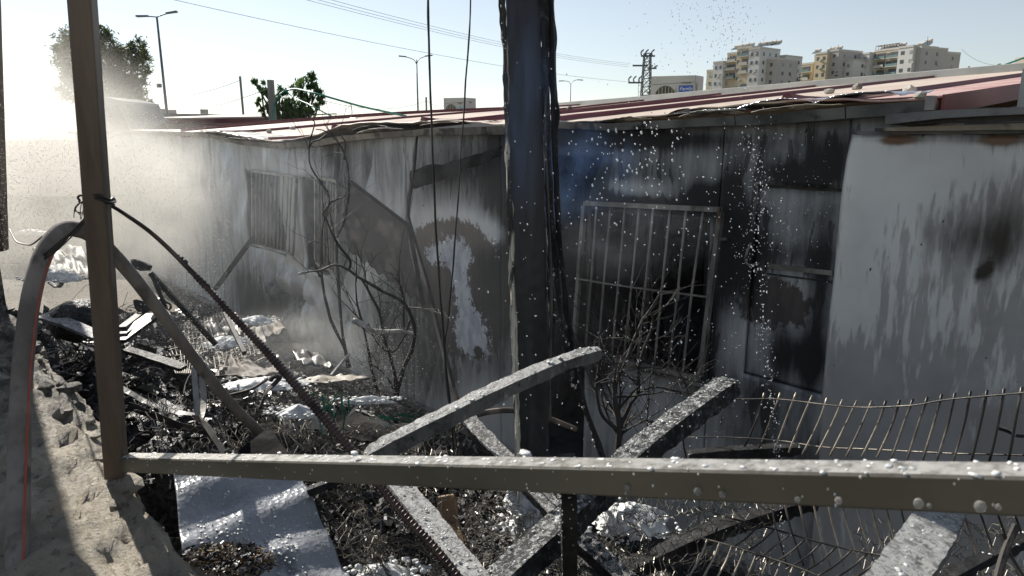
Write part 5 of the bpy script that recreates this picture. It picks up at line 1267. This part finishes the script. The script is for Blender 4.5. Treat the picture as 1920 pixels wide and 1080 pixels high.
b = MB(); c0 = PY(664, 226, 7.3); b.tube([c0 + Vector((-.16, 0, 0)), c0 + Vector((-.12, 0, .01)), c0 + Vector((.12, 0, .01)), c0 + Vector((.18, 0, 0))], [.03, .055, .055, .02], 8); tag(b.build('plastic_bottle', M['white'], None, smooth=True), 'white plastic bottle lying near the ridge under the green hose', 'bottle')
go = thing('green_pole', 'thin green pole rising to the right above the ridge at the far right', 'pole')
MB().tube([P(1850, 134, 12), P(1935, 103, 12)], .016, 6).build('pole', M['greenhose'], go)
MB().tube([P(1845, 134, 12), P(1875, 122, 12), P(1885, 132, 12)], .03, 6).build('bracket', M['greenhose'], go)
bb = P(1852, 134, 12); MB().tube([Vector((bb.x, bb.y, GZ)), bb], .02, 5).build('pole', M['greenhose'], go)

# power lines
def line(label, a, c, s_, r):
    tag(MB().tube(sag(P(*a), P(*c), s_, 20), r, 4, cap=False).build('power_line', M['thinwire'], None), label, 'power line', 'power lines across the sky')
line('single power line running from the top left down to the pylon', (310, -4, 40), (1186, 154, 92), .7, .017)
line('uppermost of three close power lines running to the pylon', (600, -6, 42), (1182, 119, 94), .6, .014)
line('middle of three close power lines running to the pylon', (575, -6, 42), (1180, 122, 94), .6, .014)
line('lowest of three close power lines running to the pylon', (553, -6, 42), (1178, 125, 94), .6, .014)
line('wire from the tall lamp to the thin dark pole', (276, 179, 41), (449, 151, 24), .3, .009)
line('wire from the dark flat roof to the leafy tree', (318, 204, 30), (500, 167, 16), .2, .007)
line('wire from the leafy tree to the thin short pole', (600, 187, 20), (799, 189, 30), .3, .008)
line('short wire from the thin short pole to the grey condenser', (800, 189, 30), (835, 198, 26), .1, .008)
line('thin wire descending right of the tallest apartment block', (1803, 92, 200), (1925, 118, 120), 2, .05)

# lattice pylon with switch gear
py = thing('lattice_pylon', 'dark steel lattice pylon with crossarms and insulators behind the ridge', 'pylon')
d = 95; tc = P(1214, 100, d); bx = Vector((tc.x, tc.y, GZ)); hx = hz_dir(rv); hy = hz_dir(fv)
H_ = tc.z - GZ; 
def leg(i, z): w = lerp(.95, .42, z / H_); s_ = ((-1, -1), (1, -1), (1, 1), (-1, 1))[i]; return bx + hx * s_[0] * w + hy * s_[1] * w + Vector((0, 0, z))
for i in range(4): MB().bar(leg(i, 0), leg(i, H_), .12, .12).build('leg', M['lampsteel'], py)
b = MB(); nz = 13
for k in range(nz):
    z0, z1 = H_ * k / nz, H_ * (k + 1) / nz
    for i in range(4):
        j = (i + 1) % 4; b.bar(leg(i, z0), leg(j, z1), .07, .07); b.bar(leg(j, z0), leg(i, z1), .07, .07); b.bar(leg(i, z1), leg(j, z1), .07, .07)
b.build('lattice', M['lampsteel'], py, kind='stuff')
def arm(x0, x1, y, ins, h_=12):
    MB().bar(P(x0, y, d), P(x1, y, d), .22, .22).build('crossarm', M['lampsteel'], py)
    for x in ins: MB().tube(spline([P(x - 2, y, d), P(x - 3, y - h_ * .6, d), P(x + 2, y - h_, d)], 3), .10, 5).build('insulator', M['lampsteel'], py)
arm(1202, 1228, 105, (1205, 1214, 1225)); arm(1186, 1214, 123, ()); arm(1214, 1231, 128, (1222, 1231), 5); arm(1178, 1206, 155, (1182, 1191, 1201), 12); arm(1214, 1226, 174, ())
for x in (1197, 1224): MB().bar(P(x, 148, d), P(x, 186, d), .05, .05).build('ladder_rail', M['lampsteel'], py)
for y in (148, 160, 172, 184): MB().bar(P(1197, y, d), P(1224, y, d), .04, .04).build('ladder_rung', M['lampsteel'], py)

# ---- apartment blocks on the hill
def apartments(label, px, ytop, d, th, wings, name='apartment_block', sc=1):
    wings = [(w[0] * sc, w[1] * sc, w[2] * sc, w[3] * sc) + tuple(w[4:]) for w in wings]
    root = thing(name, label, 'apartment building', group=None)
    o = P(px, 259, d); zt = P(px, ytop, d).z
    back = hz_dir(o); right = Vector((back.y, -back.x, 0)); c, s_ = math.cos(th), math.sin(th)
    ux = right * c + back * s_ * -1; uy = back * c + right * s_   # ux along the lit front, uy into the block
    Z = Vector((0, 0, 1)); org = Vector((o.x, o.y, 0))
    floor = 3.0
    for (x0, x1, y0, y1, top, mat, feats) in wings:
        zt2 = zt + top; q = [org + ux * x0 + uy * y0, org + ux * x1 + uy * y0, org + ux * x1 + uy * y1, org + ux * x0 + uy * y1]
        b = MB().hexa([v + Z * 12 for v in q] + [v + Z * zt2 for v in q]); wing = b.build('wing', M[mat], root)
        MB().hexa([v + (org + ux * (x0 + x1) / 2 + uy * (y0 + y1) / 2 - v) * -.02 + Z * (zt2 + .002) for v in q] + [v + (org + ux * (x0 + x1) / 2 + uy * (y0 + y1) / 2 - v) * -.02 + Z * (zt2 + .7) for v in q]).build('parapet', M['slab'], root)
        nf = int((zt2 - 19) / floor)
        for fl in range(nf):
            zc = zt2 - floor * (fl + .55)
            for (kind, side, pos, w) in feats:
                if side == 'f': c0 = org + ux * lerp(x0, x1, pos) + uy * y0; xd, nd = ux, -uy
                elif side == 'r': c0 = org + ux * x1 + uy * lerp(y0, y1, pos); xd, nd = uy, ux
                else: c0 = org + ux * x0 + uy * lerp(y0, y1, pos); xd, nd = -uy, -ux
                c0 = c0 + Z * zc
                if kind == 'w':
                    h_ = .62; mt = 'win' if random.random() < .62 else 'winb'; e = nd * .06
                    if random.random() < .22: MB().slab([c0 + xd * (w / 2 + .2) - Z * .9, c0 + xd * (w / 2 + 1.1) - Z * .9, c0 + xd * (w / 2 + 1.1) - Z * .3, c0 + xd * (w / 2 + .2) - Z * .3], nd, .4).build('wall_unit', M['slab'], wing)
                    MB().slab([c0 - xd * w / 2 - Z * h_, c0 + xd * w / 2 - Z * h_, c0 + xd * w / 2 + Z * h_, c0 - xd * w / 2 + Z * h_], nd, .06).build('window', M[mt], wing)
                elif kind == 'b':
                    if random.random() < .10: continue
                    w = w * rnd(.85, 1.12)
                    MB().slab([c0 - xd * w / 2 - Z * 1.0, c0 + xd * w / 2 - Z * 1.0, c0 + xd * w / 2 + Z * .9, c0 - xd * w / 2 + Z * .9], nd, .05).build('balcony_door', M['win'], wing)
                    bal = MB().slab([c0 - xd * w * .62 - Z * 1.45, c0 + xd * w * .62 - Z * 1.45, c0 + xd * w * .62 - Z * 1.2, c0 - xd * w * .62 - Z * 1.2], nd, 1.5).build('balcony_slab', M['slab'], root)
                    MB().slab([c0 + nd * 1.45 - xd * w * .6 - Z * 1.2, c0 + nd * 1.45 + xd * w * .6 - Z * 1.2, c0 + nd * 1.45 + xd * w * .6 - Z * .35, c0 + nd * 1.45 - xd * w * .6 - Z * .35], nd, .05).build('railing', M['balglass'] if random.random() < .6 else M['slab'], bal)
    def roofbits(n, x0, x1, y0, y1, z):
        for i in range(n):
            p = org + ux * lerp(x0, x1, (i + .5) / n) + uy * rnd(y0, y1) + Z * (zt + z)
            w = rnd(1.2, 2.2); MB().slab([p - ux * w - uy * .8, p + ux * w - uy * .8, p + ux * w + uy * .6 + Z * .8, p - ux * w + uy * .6 + Z * .8], Z, .12).build('solar_panel', M['solar'], root)
            MB().tube([p - ux * w * .8 + uy * .9 + Z * 1.4, p + ux * w * .8 + uy * .9 + Z * 1.4], .45, 7).build('water_tank', M['slab'], root)
            MB().tube([p, p + Z * rnd(1, 2.6)], .08, 4).build('mast', M['lampsteel'], root)
    return root, roofbits, (org, ux, uy, Z, zt)
TH = R(38)
FB = [('b', 'f', .5, 3.4)]
r_, rb_, g_ = apartments('cream stepped apartment block farthest left on the hill', 1370, 95, 262, TH,
    [(-19, -13, 4, 16, -7, 'cream', [('w', 'f', .35, 1.1), ('w', 'l', .5, 1.2), ('b', 'f', .75, 1.6)]), (-13, -7.5, 1, 16, -4.5, 'whiter', [('w', 'f', .3, 1.0), ('w', 'f', .75, 1.0)]), (-7.5, -1, 3.5, 16, -1.5, 'yellow', [('b', 'f', .5, 3.2), ('w', 'f', .08, .8)]),
     (-1, 6.5, 1.6, 16, -.2, 'cream', [('b', 'f', .62, 3.6), ('w', 'f', .12, 1.0)]), (6.5, 12, 0, 14, -1.2, 'whiter', [('w', 'f', .3, 1.0), ('w', 'f', .75, 1.0), ('w', 'r', .2, .9), ('w', 'r', .5, .9), ('w', 'r', .8, .9)]), (12, 17, 5, 20, -5.0, 'greyr', [('w', 'r', .3, 1.2), ('w', 'r', .65, 1.2), ('w', 'f', .5, 1.0)]), (12, 15, 14, 26, -3.4, 'whiter', [('w', 'r', .4, .9), ('w', 'r', .8, .9)])], sc=.86)
rb_(6, -8, 12, 4, 10, .6)
r_, rb_, g_ = apartments('ochre and white apartment block in the middle of the hill', 1520, 101, 268, TH,
    [(-11.5, -5, 3, 15, -4, 'yellow', [('b', 'f', .55, 3.4), ('w', 'f', .08, .9), ('w', 'l', .5, 1.0)]), (-5, -1.5, 4, 15, -1.2, 'cream', [('w', 'f', .5, 1.2)]), (-1.5, 4.5, 0, 14, -1.0, 'yellow', [('w', 'f', .25, 1.0), ('w', 'f', .75, 1.0)]), (4.5, 8.5, 2, 18, -.4, 'greyr', [('w', 'f', .5, 1.0), ('w', 'r', .25, 1.0), ('w', 'r', .7, 1.0)]), (8.5, 12.5, 7, 22, -4.0, 'whiter', [('w', 'f', .4, 1.1), ('w', 'r', .4, 1.1)])], sc=.88)
rb_(4, -8, 5, 4, 10, .3)
r_, rb_, g_ = apartments('tallest white and beige apartment block with balconies at the right of the hill', 1650, 92, 255, TH,
    [(-15.5, -11, 1, 18, -1.6, 'whiter', [('w', 'f', .5, 1.3), ('w', 'l', .3, 1.0)]), (-11, 3.5, 4, 18, -.8, 'cream', [('b', 'f', .28, 3.4), ('b', 'f', .72, 4.0), ('w', 'f', .04, 1.0), ('w', 'f', .5, 1.0), ('w', 'f', .96, 1.0)]), (3.5, 10.5, 1, 17, -1.0, 'whiter', [('w', 'f', .3, 1.4), ('w', 'f', .85, 1.0)]), (10.5, 13, 3, 20, -1.6, 'greyr', [('w', 'r', .2, .9), ('w', 'r', .6, .9)]), (10.5, 12.2, 20, 30, -2.6, 'greyr', [('w', 'r', .5, .9)])], sc=.82)
rb_(6, -9, 12, 5, 12, -.1)
org, ux, uy, Z, zt = g_
b = MB(); p = org + ux * -10 + uy * 5 + Z * (zt - .6)
for i in range(9): b.bar(p + ux * i * 1.2, p + ux * i * 1.2 + Z * 2.1, .12, .12); b.bar(p + ux * i * 1.2 + Z * 2.1, p + ux * i * 1.2 + uy * 4 + Z * 2.1, .15, .12)
b.bar(p + Z * 2.1, p + ux * 9.6 + Z * 2.1, .2, .2); b.build('roof_pergola', M['trunk'], r_)
apartments('low beige house corner at the far right behind the green pole', 1912, 112, 240, TH, [(-6, 6, 0, 10, 0, 'cream', [('w', 'f', .3, 1.2), ('w', 'f', .7, 1.2)])], 'beige_house')

# conifers before the blocks
def conifer(label, px, ytop, d, mat, sp=1.0, tiers=12):
    root = thing('tiered_conifer', label, 'tree', group='tiered conifers before the apartment blocks')
    tp = P(px, ytop, d); zb = max(GZ, tp.z - 15); MB().tube([Vector((tp.x, tp.y, zb)), tp], [.28, .04], 6).build('trunk', M['trunk'], root)
    b = MB()
    for k in range(tiers):
        z = tp.z - .3 - k * .95 * sp; L_ = (.3 + k * .36) * sp
        for i in range(9):
            a = i / 9 * 6.283 + k * .4; dr = Vector((math.cos(a), math.sin(a), 0)); L2 = L_ * rnd(.75, 1.1)
            e = Vector((tp.x, tp.y, z)) + dr * L2 + Vector((0, 0, .22 * L2)); s0 = Vector((tp.x, tp.y, z)); sd = dr.cross(Vector((0, 0, 1)))
            for j in range(6):
                q = s0.lerp(e, (j + 1) / 6.0); w = .26 * sp * (1.1 - j / 8)
                b.quad(q - sd * w, q - dr * w * .8 + Vector((0, 0, .05)), q + sd * w, q + dr * w + Vector((0, 0, .08))); b.tri(q - dr * w, q + dr * w, q + Vector((0, 0, w * 1.1)))
    b.build('crown', M[mat], root)
conifer('thin tiered conifer between the left and middle apartment blocks', 1500, 138, 200, 'pinedry', .9)
conifer('sparse dusty tiered conifer before the middle apartment block', 1569, 134, 200, 'pinedry', 1.1)
conifer('dense dark green tiered conifer before the tallest block', 1652, 127, 185, 'pine', .8, 13)
conifer('small tiered conifer right of the tallest block', 1817, 124, 200, 'pinedry', .9)

# ---- broadleaf trees
def tree(label, base, clumps, mat, leaf, nleaf, trunk_r, name, group=None, droop=0.0, seed=3):
    random.seed(seed); root = thing(name, label, 'tree')
    b = MB(); b.tube(spline([base, base.lerp(clumps[0][0], .5) + Vector((.1, 0, 0)), clumps[0][0]], 4), [lerp(trunk_r, trunk_r * .5, i / 8) for i in range(9)], 7)
    hub = base.lerp(clumps[0][0], .55)
    for c, r in clumps: b.tube(spline([hub, hub.lerp(c, .5) + Vector((rnd(-.2, .2), rnd(-.2, .2), rnd(-.1, .3))), c], 4), [lerp(trunk_r * .5, .02, i / 8) for i in range(9)], 5)
    b.build('trunk', M['trunk'], root)
    b = MB(); tot = sum(r ** 2 for c, r in clumps)
    for c, r in clumps:
        tw = max(3, int(r * r / tot * nleaf / 26))
        for k in range(tw):
            v = Vector((rnd(-1, 1), rnd(-1, 1), rnd(-1, 1)))
            while v.length > 1: v = Vector((rnd(-1, 1), rnd(-1, 1), rnd(-1, 1)))
            tc_ = c + v.normalized() * (v.length ** .5) * r * rnd(.7, 1.12); cr = r * rnd(.10, .24)
            for i in range(26):
                q = tc_ + Vector((random.gauss(0, 1), random.gauss(0, 1), random.gauss(0, 1))) * cr
                dr = Vector((rnd(-1, 1), rnd(-1, 1), rnd(-1, .6) - droop)).normalized() * leaf * rnd(.6, 1.3); sd = dr.cross(Vector((rnd(-1, 1), rnd(-1, 1), rnd(-1, 1)))).normalized() * leaf * .26
                b.quad(q - dr, q - sd, q + dr, q + sd)
    b.build('crown', M[mat], root)
d = 22
C = lambda x, y, r, dd=0: (P(x, y, d + dd), r * d / F)
tree('large green tree behind the left steel post half veiled by spray', Vector((P(190, 250, d).x, P(190, 250, d).y, GZ)),
     [C(190, 120, 40), C(135, 85, 28), C(125, 110, 26, 1), C(150, 140, 30), C(185, 78, 26), C(205, 95, 26), C(240, 105, 26), C(262, 88, 16), C(262, 118, 20), C(240, 145, 28), C(215, 165, 32), C(260, 165, 18), C(190, 160, 34), C(250, 190, 24), C(170, 180, 34), C(275, 195, 12), C(130, 160, 26, 2), C(190, 60, 14), C(112, 96, 12)], 'leaf', .075, 21000, .22, 'green_tree', seed=3)
d = 18
C = lambda x, y, r, dd=0: (P(x, y, d + dd), r * d / F)
tree('small leafy tree with drooping leaves around the weathered post', Vector((P(545, 260, d).x, P(545, 260, d).y, GZ)),
     [C(545, 200, 20), C(488, 160, 9), C(497, 178, 12), C(515, 195, 16), C(525, 170, 12), C(560, 168, 18), C(580, 150, 13), C(586, 140, 8), C(592, 178, 14), C(575, 200, 20), C(540, 215, 18), C(500, 208, 12), C(590, 165, 10), C(478, 152, 5), C(600, 190, 8), C(560, 220, 18), C(520, 225, 14), C(484, 190, 7)], 'leaf2', .085, 3600, .06, 'leafy_tree', droop=.7, seed=4)
random.seed(31)
# buildings at the left behind the roof
sh = thing('red_roofed_shed', 'pale shed with low red edged roof behind the left end of the burnt building', 'shed')
a, c = P(262, 236, 21), P(506, 226, 19)
dv = Vector((c.x - a.x, c.y - a.y, 0)).normalized(); bk = Vector((-dv.y, dv.x, 0)); bk = bk if bk.y > 0 else -bk
a0 = Vector((a.x, a.y, 0)); c0 = Vector((c.x, c.y, 0)); z1 = P(400, 232, 20).z; z2 = P(400, 226, 20).z
q = [a0, c0, c0 + bk * 6, a0 + bk * 6]
MB().hexa([v + Vector((0, 0, GZ)) for v in q] + [v + Vector((0, 0, z1)) for v in q]).build('wall', M['shedwall'], sh)
q2 = [a0 - bk * .2, c0 - bk * .2]
MB().slab([q2[0] + Vector((0, 0, z1)), q2[1] + Vector((0, 0, z1)), q2[1] + Vector((0, 0, z1 + .13)), q2[0] + Vector((0, 0, z1 + .13))], -bk, .05).build('red_fascia', M['rib'], sh)
q = [a0 - bk * .2 + Vector((0, 0, z1 + .135)), c0 - bk * .2 + Vector((0, 0, z1 + .135)), c0 + bk * 3 + Vector((0, 0, z1 + .32)), a0 + bk * 3 + Vector((0, 0, z1 + .32))]
MB().slab(q, (0, 0, 1), .04).build('roof', M['pan'], sh)
fh = thing('flat_roofed_building', 'grey building with dark flat roof edge behind the tall lamp base', 'building')
a, c = P(225, 215, 30), P(402, 215, 32); a0 = Vector((a.x, a.y, 0)); c0 = Vector((c.x, c.y, 0)); z1 = P(300, 216, 31).z; q = [a0, c0, c0 + bk * 8, a0 + bk * 8]
MB().hexa([v + Vector((0, 0, GZ)) for v in q] + [v + Vector((0, 0, z1 - .1)) for v in q]).build('wall', M['greyr'], fh)
q = [a0 - bk * .6 - dv * .3, c0 - bk * .6 + dv * .3, c0 + bk * 8, a0 + bk * 8]
MB().hexa([v + Vector((0, 0, z1 - .1)) for v in q] + [v + Vector((0, 0, z1 + .06)) for v in q]).build('roof_slab', M['flatroof'], fh)
for x0, x1, y0 in ((375, 385, 205), (315, 327, 206), (296, 305, 204)):
    p, q_ = P(x0, y0, 31), P(x1, y0, 31); MB().box((p.x, p.y, z1 + .06), (q_.x, p.y + .3, p.z)).build('roof_box', M['greyr'], fh)
vn = thing('white_van', 'white high van standing in the spray behind the left steel post', 'van')
d = 18; a = P(168, 225, d); c = P(258, 225, d); ax = Vector((c.x - a.x, c.y - a.y, 0)); Lh = ax.length; ax.normalize(); bkk = Vector((-ax.y, ax.x, 0))
o = Vector((a.x, a.y, 1.55)); X_, Y_, Z_ = ax, bkk, Vector((0, 0, 1))
prof = [(0, 0), (Lh, 0), (Lh + .05, .75), (Lh - .12, 1.35), (Lh - .35, 2.05), (Lh - .8, 2.16), (0, 2.16)]
b = MB(); n = len(prof)
for w in (0, 1.9): b.v += [tuple(o + X_ * x + Z_ * z + Y_ * w) for x, z in prof]
b.f += [tuple(range(n)), tuple(range(2 * n - 1, n - 1, -1))] + [(i, (i + 1) % n, n + (i + 1) % n, n + i) for i in range(n)]
b.build('body', M['vanpaint'], vn)
b = MB(); b.slab([o + X_ * (Lh - .75) + Z_ * 1.25 - Y_ * .012, o + X_ * (Lh - .22) + Z_ * 1.25 - Y_ * .012, o + X_ * (Lh - .46) + Z_ * 1.92 - Y_ * .012, o + X_ * (Lh - .75) + Z_ * 1.92 - Y_ * .012], -Y_, .01); b.build('side_window', M['vanglass'], vn)
b = MB(); e = X_ * .012; b.slab([o + X_ * (Lh - .14) + Z_ * 1.38 + Y_ * .1 + e, o + X_ * (Lh - .14) + Z_ * 1.38 + Y_ * 1.8 + e, o + X_ * (Lh - .34) + Z_ * 1.98 + Y_ * 1.8 + e, o + X_ * (Lh - .34) + Z_ * 1.98 + Y_ * .1 + e], X_, .01); b.build('windscreen', M['vanglass'], vn)
for x in (.25, Lh - .3):
    b = MB(); cc = o + X_ * x + Z_ * -.0; b.tube([cc - Y_ * .02, cc + Y_ * .2], .34, 14); b.build('wheel', M['black_steel'], vn)
b = MB(); cc = o + X_ * (Lh / 2); b.box((-5, -1.2, -2.2), (5, 6, -.34), Matrix.Translation(cc) @ Matrix(((X_.x, Y_.x, 0), (X_.y, Y_.y, 0), (0, 0, 1))).to_4x4()); tag(b.build('road_bank', M['ground'], None), kind='structure')

# stones lying on the roof
for i, (lab, x, y, r) in enumerate((('small pale stone on the roof before the middle apartment block', 1555, 176, .05), ('largest pale stone on the roof near the dark conifer', 1608, 168, .055), ('pointed stone on the pink end of the roof sheet', 1705, 176, .05), ('flat stone at the lifted roof edge', 1725, 184, .03), ('lone stone on the roof near the charred post', 1068, 205, .06), ('stone on the roof above the left window', 506, 249, .05), ('stone on the roof above the sagging eave', 548, 243, .05), ('tiny stone high on the roof left of the blue labelled unit', 1180, 196, .035))):
    # place on the roof plane
    best = None
    for k in range(120):
        v = k / 119; yv = lerp(4.06, RY, v); q = PY(x, y, yv); s_ = roofpt(q.x, v)
        e = abs(s_.z - q.z)
        if best is None or e < best[0]: best = (e, s_)
    tag(MB().ico(best[1] + Vector((0, 0, r * .5)), r, (1.2, 1, .75), 1, .15).build('roof_stone', M['ashflake'] if i != 4 else M['torn'], None), lab, 'stone', 'stones lying on the roof')

# ================================================================ water, spray and smoke
def volume(name, label, cat, c, sc, rot, col, dens, aniso, nscale, lo, hi, power=1.0):
    b = MB().ico((0, 0, 0), 1, n=2); o = b.build(name, None, None, smooth=True); o.location = c; o.scale = sc; o.rotation_euler = rot
    m = bpy.data.materials.new(name); m.use_nodes = True; nt = m.node_tree; nt.nodes.clear(); out = nt.nodes.new('ShaderNodeOutputMaterial')
    v = nt.nodes.new('ShaderNodeVolumePrincipled'); v.inputs['Color'].default_value = (*col, 1); v.inputs['Anisotropy'].default_value = aniso
    tc = nt.nodes.new('ShaderNodeTexCoord'); ln = nt.nodes.new('ShaderNodeVectorMath'); ln.operation = 'LENGTH'; nt.links.new(tc.outputs['Object'], ln.inputs[0])
    mr = nt.nodes.new('ShaderNodeMapRange'); mr.interpolation_type = 'SMOOTHSTEP'; mr.inputs[1].default_value = .98; mr.inputs[2].default_value = .35; nt.links.new(ln.outputs['Value'], mr.inputs[0])
    nz = nt.nodes.new('ShaderNodeTexNoise'); nz.inputs['Scale'].default_value = nscale; nz.inputs['Detail'].default_value = 4; nz.inputs['Roughness'].default_value = .6; nz.inputs['Distortion'].default_value = .5; nt.links.new(tc.outputs['Object'], nz.inputs['Vector'])
    m2 = nt.nodes.new('ShaderNodeMapRange'); m2.inputs[1].default_value = lo; m2.inputs[2].default_value = hi; nt.links.new(nz.outputs[0], m2.inputs[0])
    mu = nt.nodes.new('ShaderNodeMath'); mu.operation = 'MULTIPLY'; nt.links.new(mr.outputs[0], mu.inputs[0]); nt.links.new(m2.outputs[0], mu.inputs[1])
    m3 = nt.nodes.new('ShaderNodeMath'); m3.operation = 'MULTIPLY'; m3.inputs[1].default_value = dens; nt.links.new(mu.outputs[0], m3.inputs[0]); nt.links.new(m3.outputs[0], v.inputs['Density'])
    nt.links.new(v.outputs[0], out.inputs['Volume']); o.data.materials.clear(); o.data.materials.append(m)
    tag(o, label, cat, kind='stuff'); return o
SPR = (P(40, 340, 7.5), (2.5, 1.7, 1.95))
volume('water_spray', 'thick sunlit cloud of water spray filling the left of the yard', 'water spray', SPR[0], SPR[1], (0, R(8), YAW), (.82, .80, .755), 1.25, .4, 2.4, .34, .64)
volume('water_spray', 'denser spray front striking the wall left of the barred windows', 'water spray', P(265, 380, 8.4), (1.05, 1.0, 1.25), (0, R(25), YAW), (.84, .82, .775), 1.2, .4, 2.4, .36, .62)
volume('grey_smoke', 'thin grey smoke drifting over the buckled wall', 'smoke', P(505, 360, 6.2), (.85, .6, .75), (0, 0, YAW), (.8, .84, .88), .24, .2, 2.0, .32, .65)
volume('steam', 'pale steam rising from the yard at the wall base', 'steam', P(540, 640, 7.0), (1.1, .8, .42), (0, 0, YAW), (.9, .9, .87), .5, .3, 2.4, .35, .65)
volume('blue_smoke', 'blue smoke wisp beside the charred post under the eave', 'smoke', P(1075, 320, 3.3), (.42, .25, .34), (0, 0, YAW), (.25, .43, .85), .85, .2, 2.6, .45, .66)
volume('blue_smoke', 'thin blue smoke across the top of the large window grille', 'smoke', P(1180, 440, 3.9), (.62, .3, .34), (0, 0, YAW), (.62, .68, .76), .42, .2, 2.2, .42, .68)
volume('blue_smoke', 'faint blue smoke curling up the face of the charred post', 'smoke', P(985, 200, 1.93), (.10, .06, .40), (0, 0, YAW), (.25, .42, .85), 1.1, .2, 2.2, .42, .66)
volume('smoke_haze', 'very thin pale smoke haze hanging over the yard', 'smoke', P(620, 560, 5.2), (3.2, 1.9, 1.7), (0, 0, YAW), (.84, .88, .93), .030, .4, 1.5, .2, .7)
# droplets inside the spray
b = MB(); random.seed(77)
for i in range(15000):
    x = abs(random.gauss(0, 1)); px = rnd(-10, 430) ; py_ = random.gauss(430, 150)
    if py_ < 140 + px * .25 or py_ > 720 or (px > 380 and random.random() < .5): continue
    dd = rnd(3.6, 7.2); q = P(px, py_, dd)
    if q.z < heap(q.x, q.y) + .02 and q.y > .4: continue
    b.ico(q, rnd(.001, .0024) * dd / 5 * 1.4, (1, 1, 1))
b.build('spray_droplets', M['mistdrop'], None, label='fine glittering droplets flying in the spray at the left', cat='water drops', kind='stuff')
b = MB()
for i in range(1500):
    px, py_ = random.gauss(710, 42), random.gauss(690, 55); dd = rnd(3.2, 4.4)
    b.ico(P(px, py_, dd), rnd(.0008, .0026), (1, 1, 1.1))
b.build('splash_droplets', M['mistdrop'], None, label='splashing droplets around the foot of the burnt shrub', cat='water drops', kind='stuff')
def falling(label, gens):
    b = MB()
    for n, fn, r0, r1 in gens:
        for i in range(n):
            x, y, dd = fn(); b.ico(P(x, y, dd), lerp(r0, r1, rnd(0, 1) ** 2.2) * .82, (rnd(.8, 1.1), 1, rnd(.9, 1.9)), 1, .16)
    b.build('falling_drops', M['drop'], None, smooth=True, label=label, cat='water drops', kind='stuff')
g_ = random.gauss
colx = lambda y: interp([(230, 1400), (330, 1425), (480, 1412), (520, 1425), (600, 1430), (700, 1440), (820, 1452), (1080, 1475)], y)
def _col():
    y = rnd(240, 860); return (colx(y) + g_(0, 9), y, 2.6 + rnd(-.1, .1))
def _colthin():
    y = rnd(560, 1075); return (colx(y) + g_(0, 2.5), y, 2.6)
falling('white drops falling in front of the large window grille', [(75, lambda: (g_(1200, 50), g_(290, 40), rnd(2.0, 2.4)), .0028, .0048), (120, lambda: (rnd(1060, 1350), rnd(240, 480), rnd(2.0, 2.6)), .002, .0038), (190, lambda: (rnd(970, 1400), rnd(400, 860), rnd(2.0, 2.8)), .0017, .0034), (45, lambda: (rnd(960, 1080), rnd(80, 820), rnd(1.8, 2.05)), .0015, .0028), (14, lambda: (rnd(830, 960), rnd(400, 760), rnd(1.5, 2.0)), .002, .0035)])
falling('column of white drops falling before the boarded hatch', [(230, _col, .0015, .0042), (230, lambda: (g_(1415, 32), g_(380, 90), 2.6 + rnd(-.3, .3)), .0012, .003), (160, lambda: (rnd(1380, 1560), rnd(240, 560), rnd(2.4, 3.0)), .0008, .0018), (90, _colthin, .0016, .0036), (160, lambda: (rnd(1180, 1420), rnd(600, 1000), rnd(2.4, 3.0)), .0012, .0026), (70, lambda: (rnd(1130, 1300), rnd(600, 860), rnd(2.0, 2.8)), .0015, .003)])
b = MB()
for i in range(330):
    k = random.random(); x, y = (g_(1365, 32), g_(45, 40)) if k < .55 else ((g_(1290, 55), g_(60, 60)) if k < .9 else (g_(1240, 40), g_(120, 40)))
    if y > 190: continue
    b.ico(P(x, y, rnd(2.0, 2.6)), rnd(.0009, .0023), (1, 1, rnd(1, 1.5)), 1)
b.build('airborne_drops', M['glassdrop'], None, smooth=True, label='clear drops flying against the sky above the roof', cat='water drops', kind='stuff')
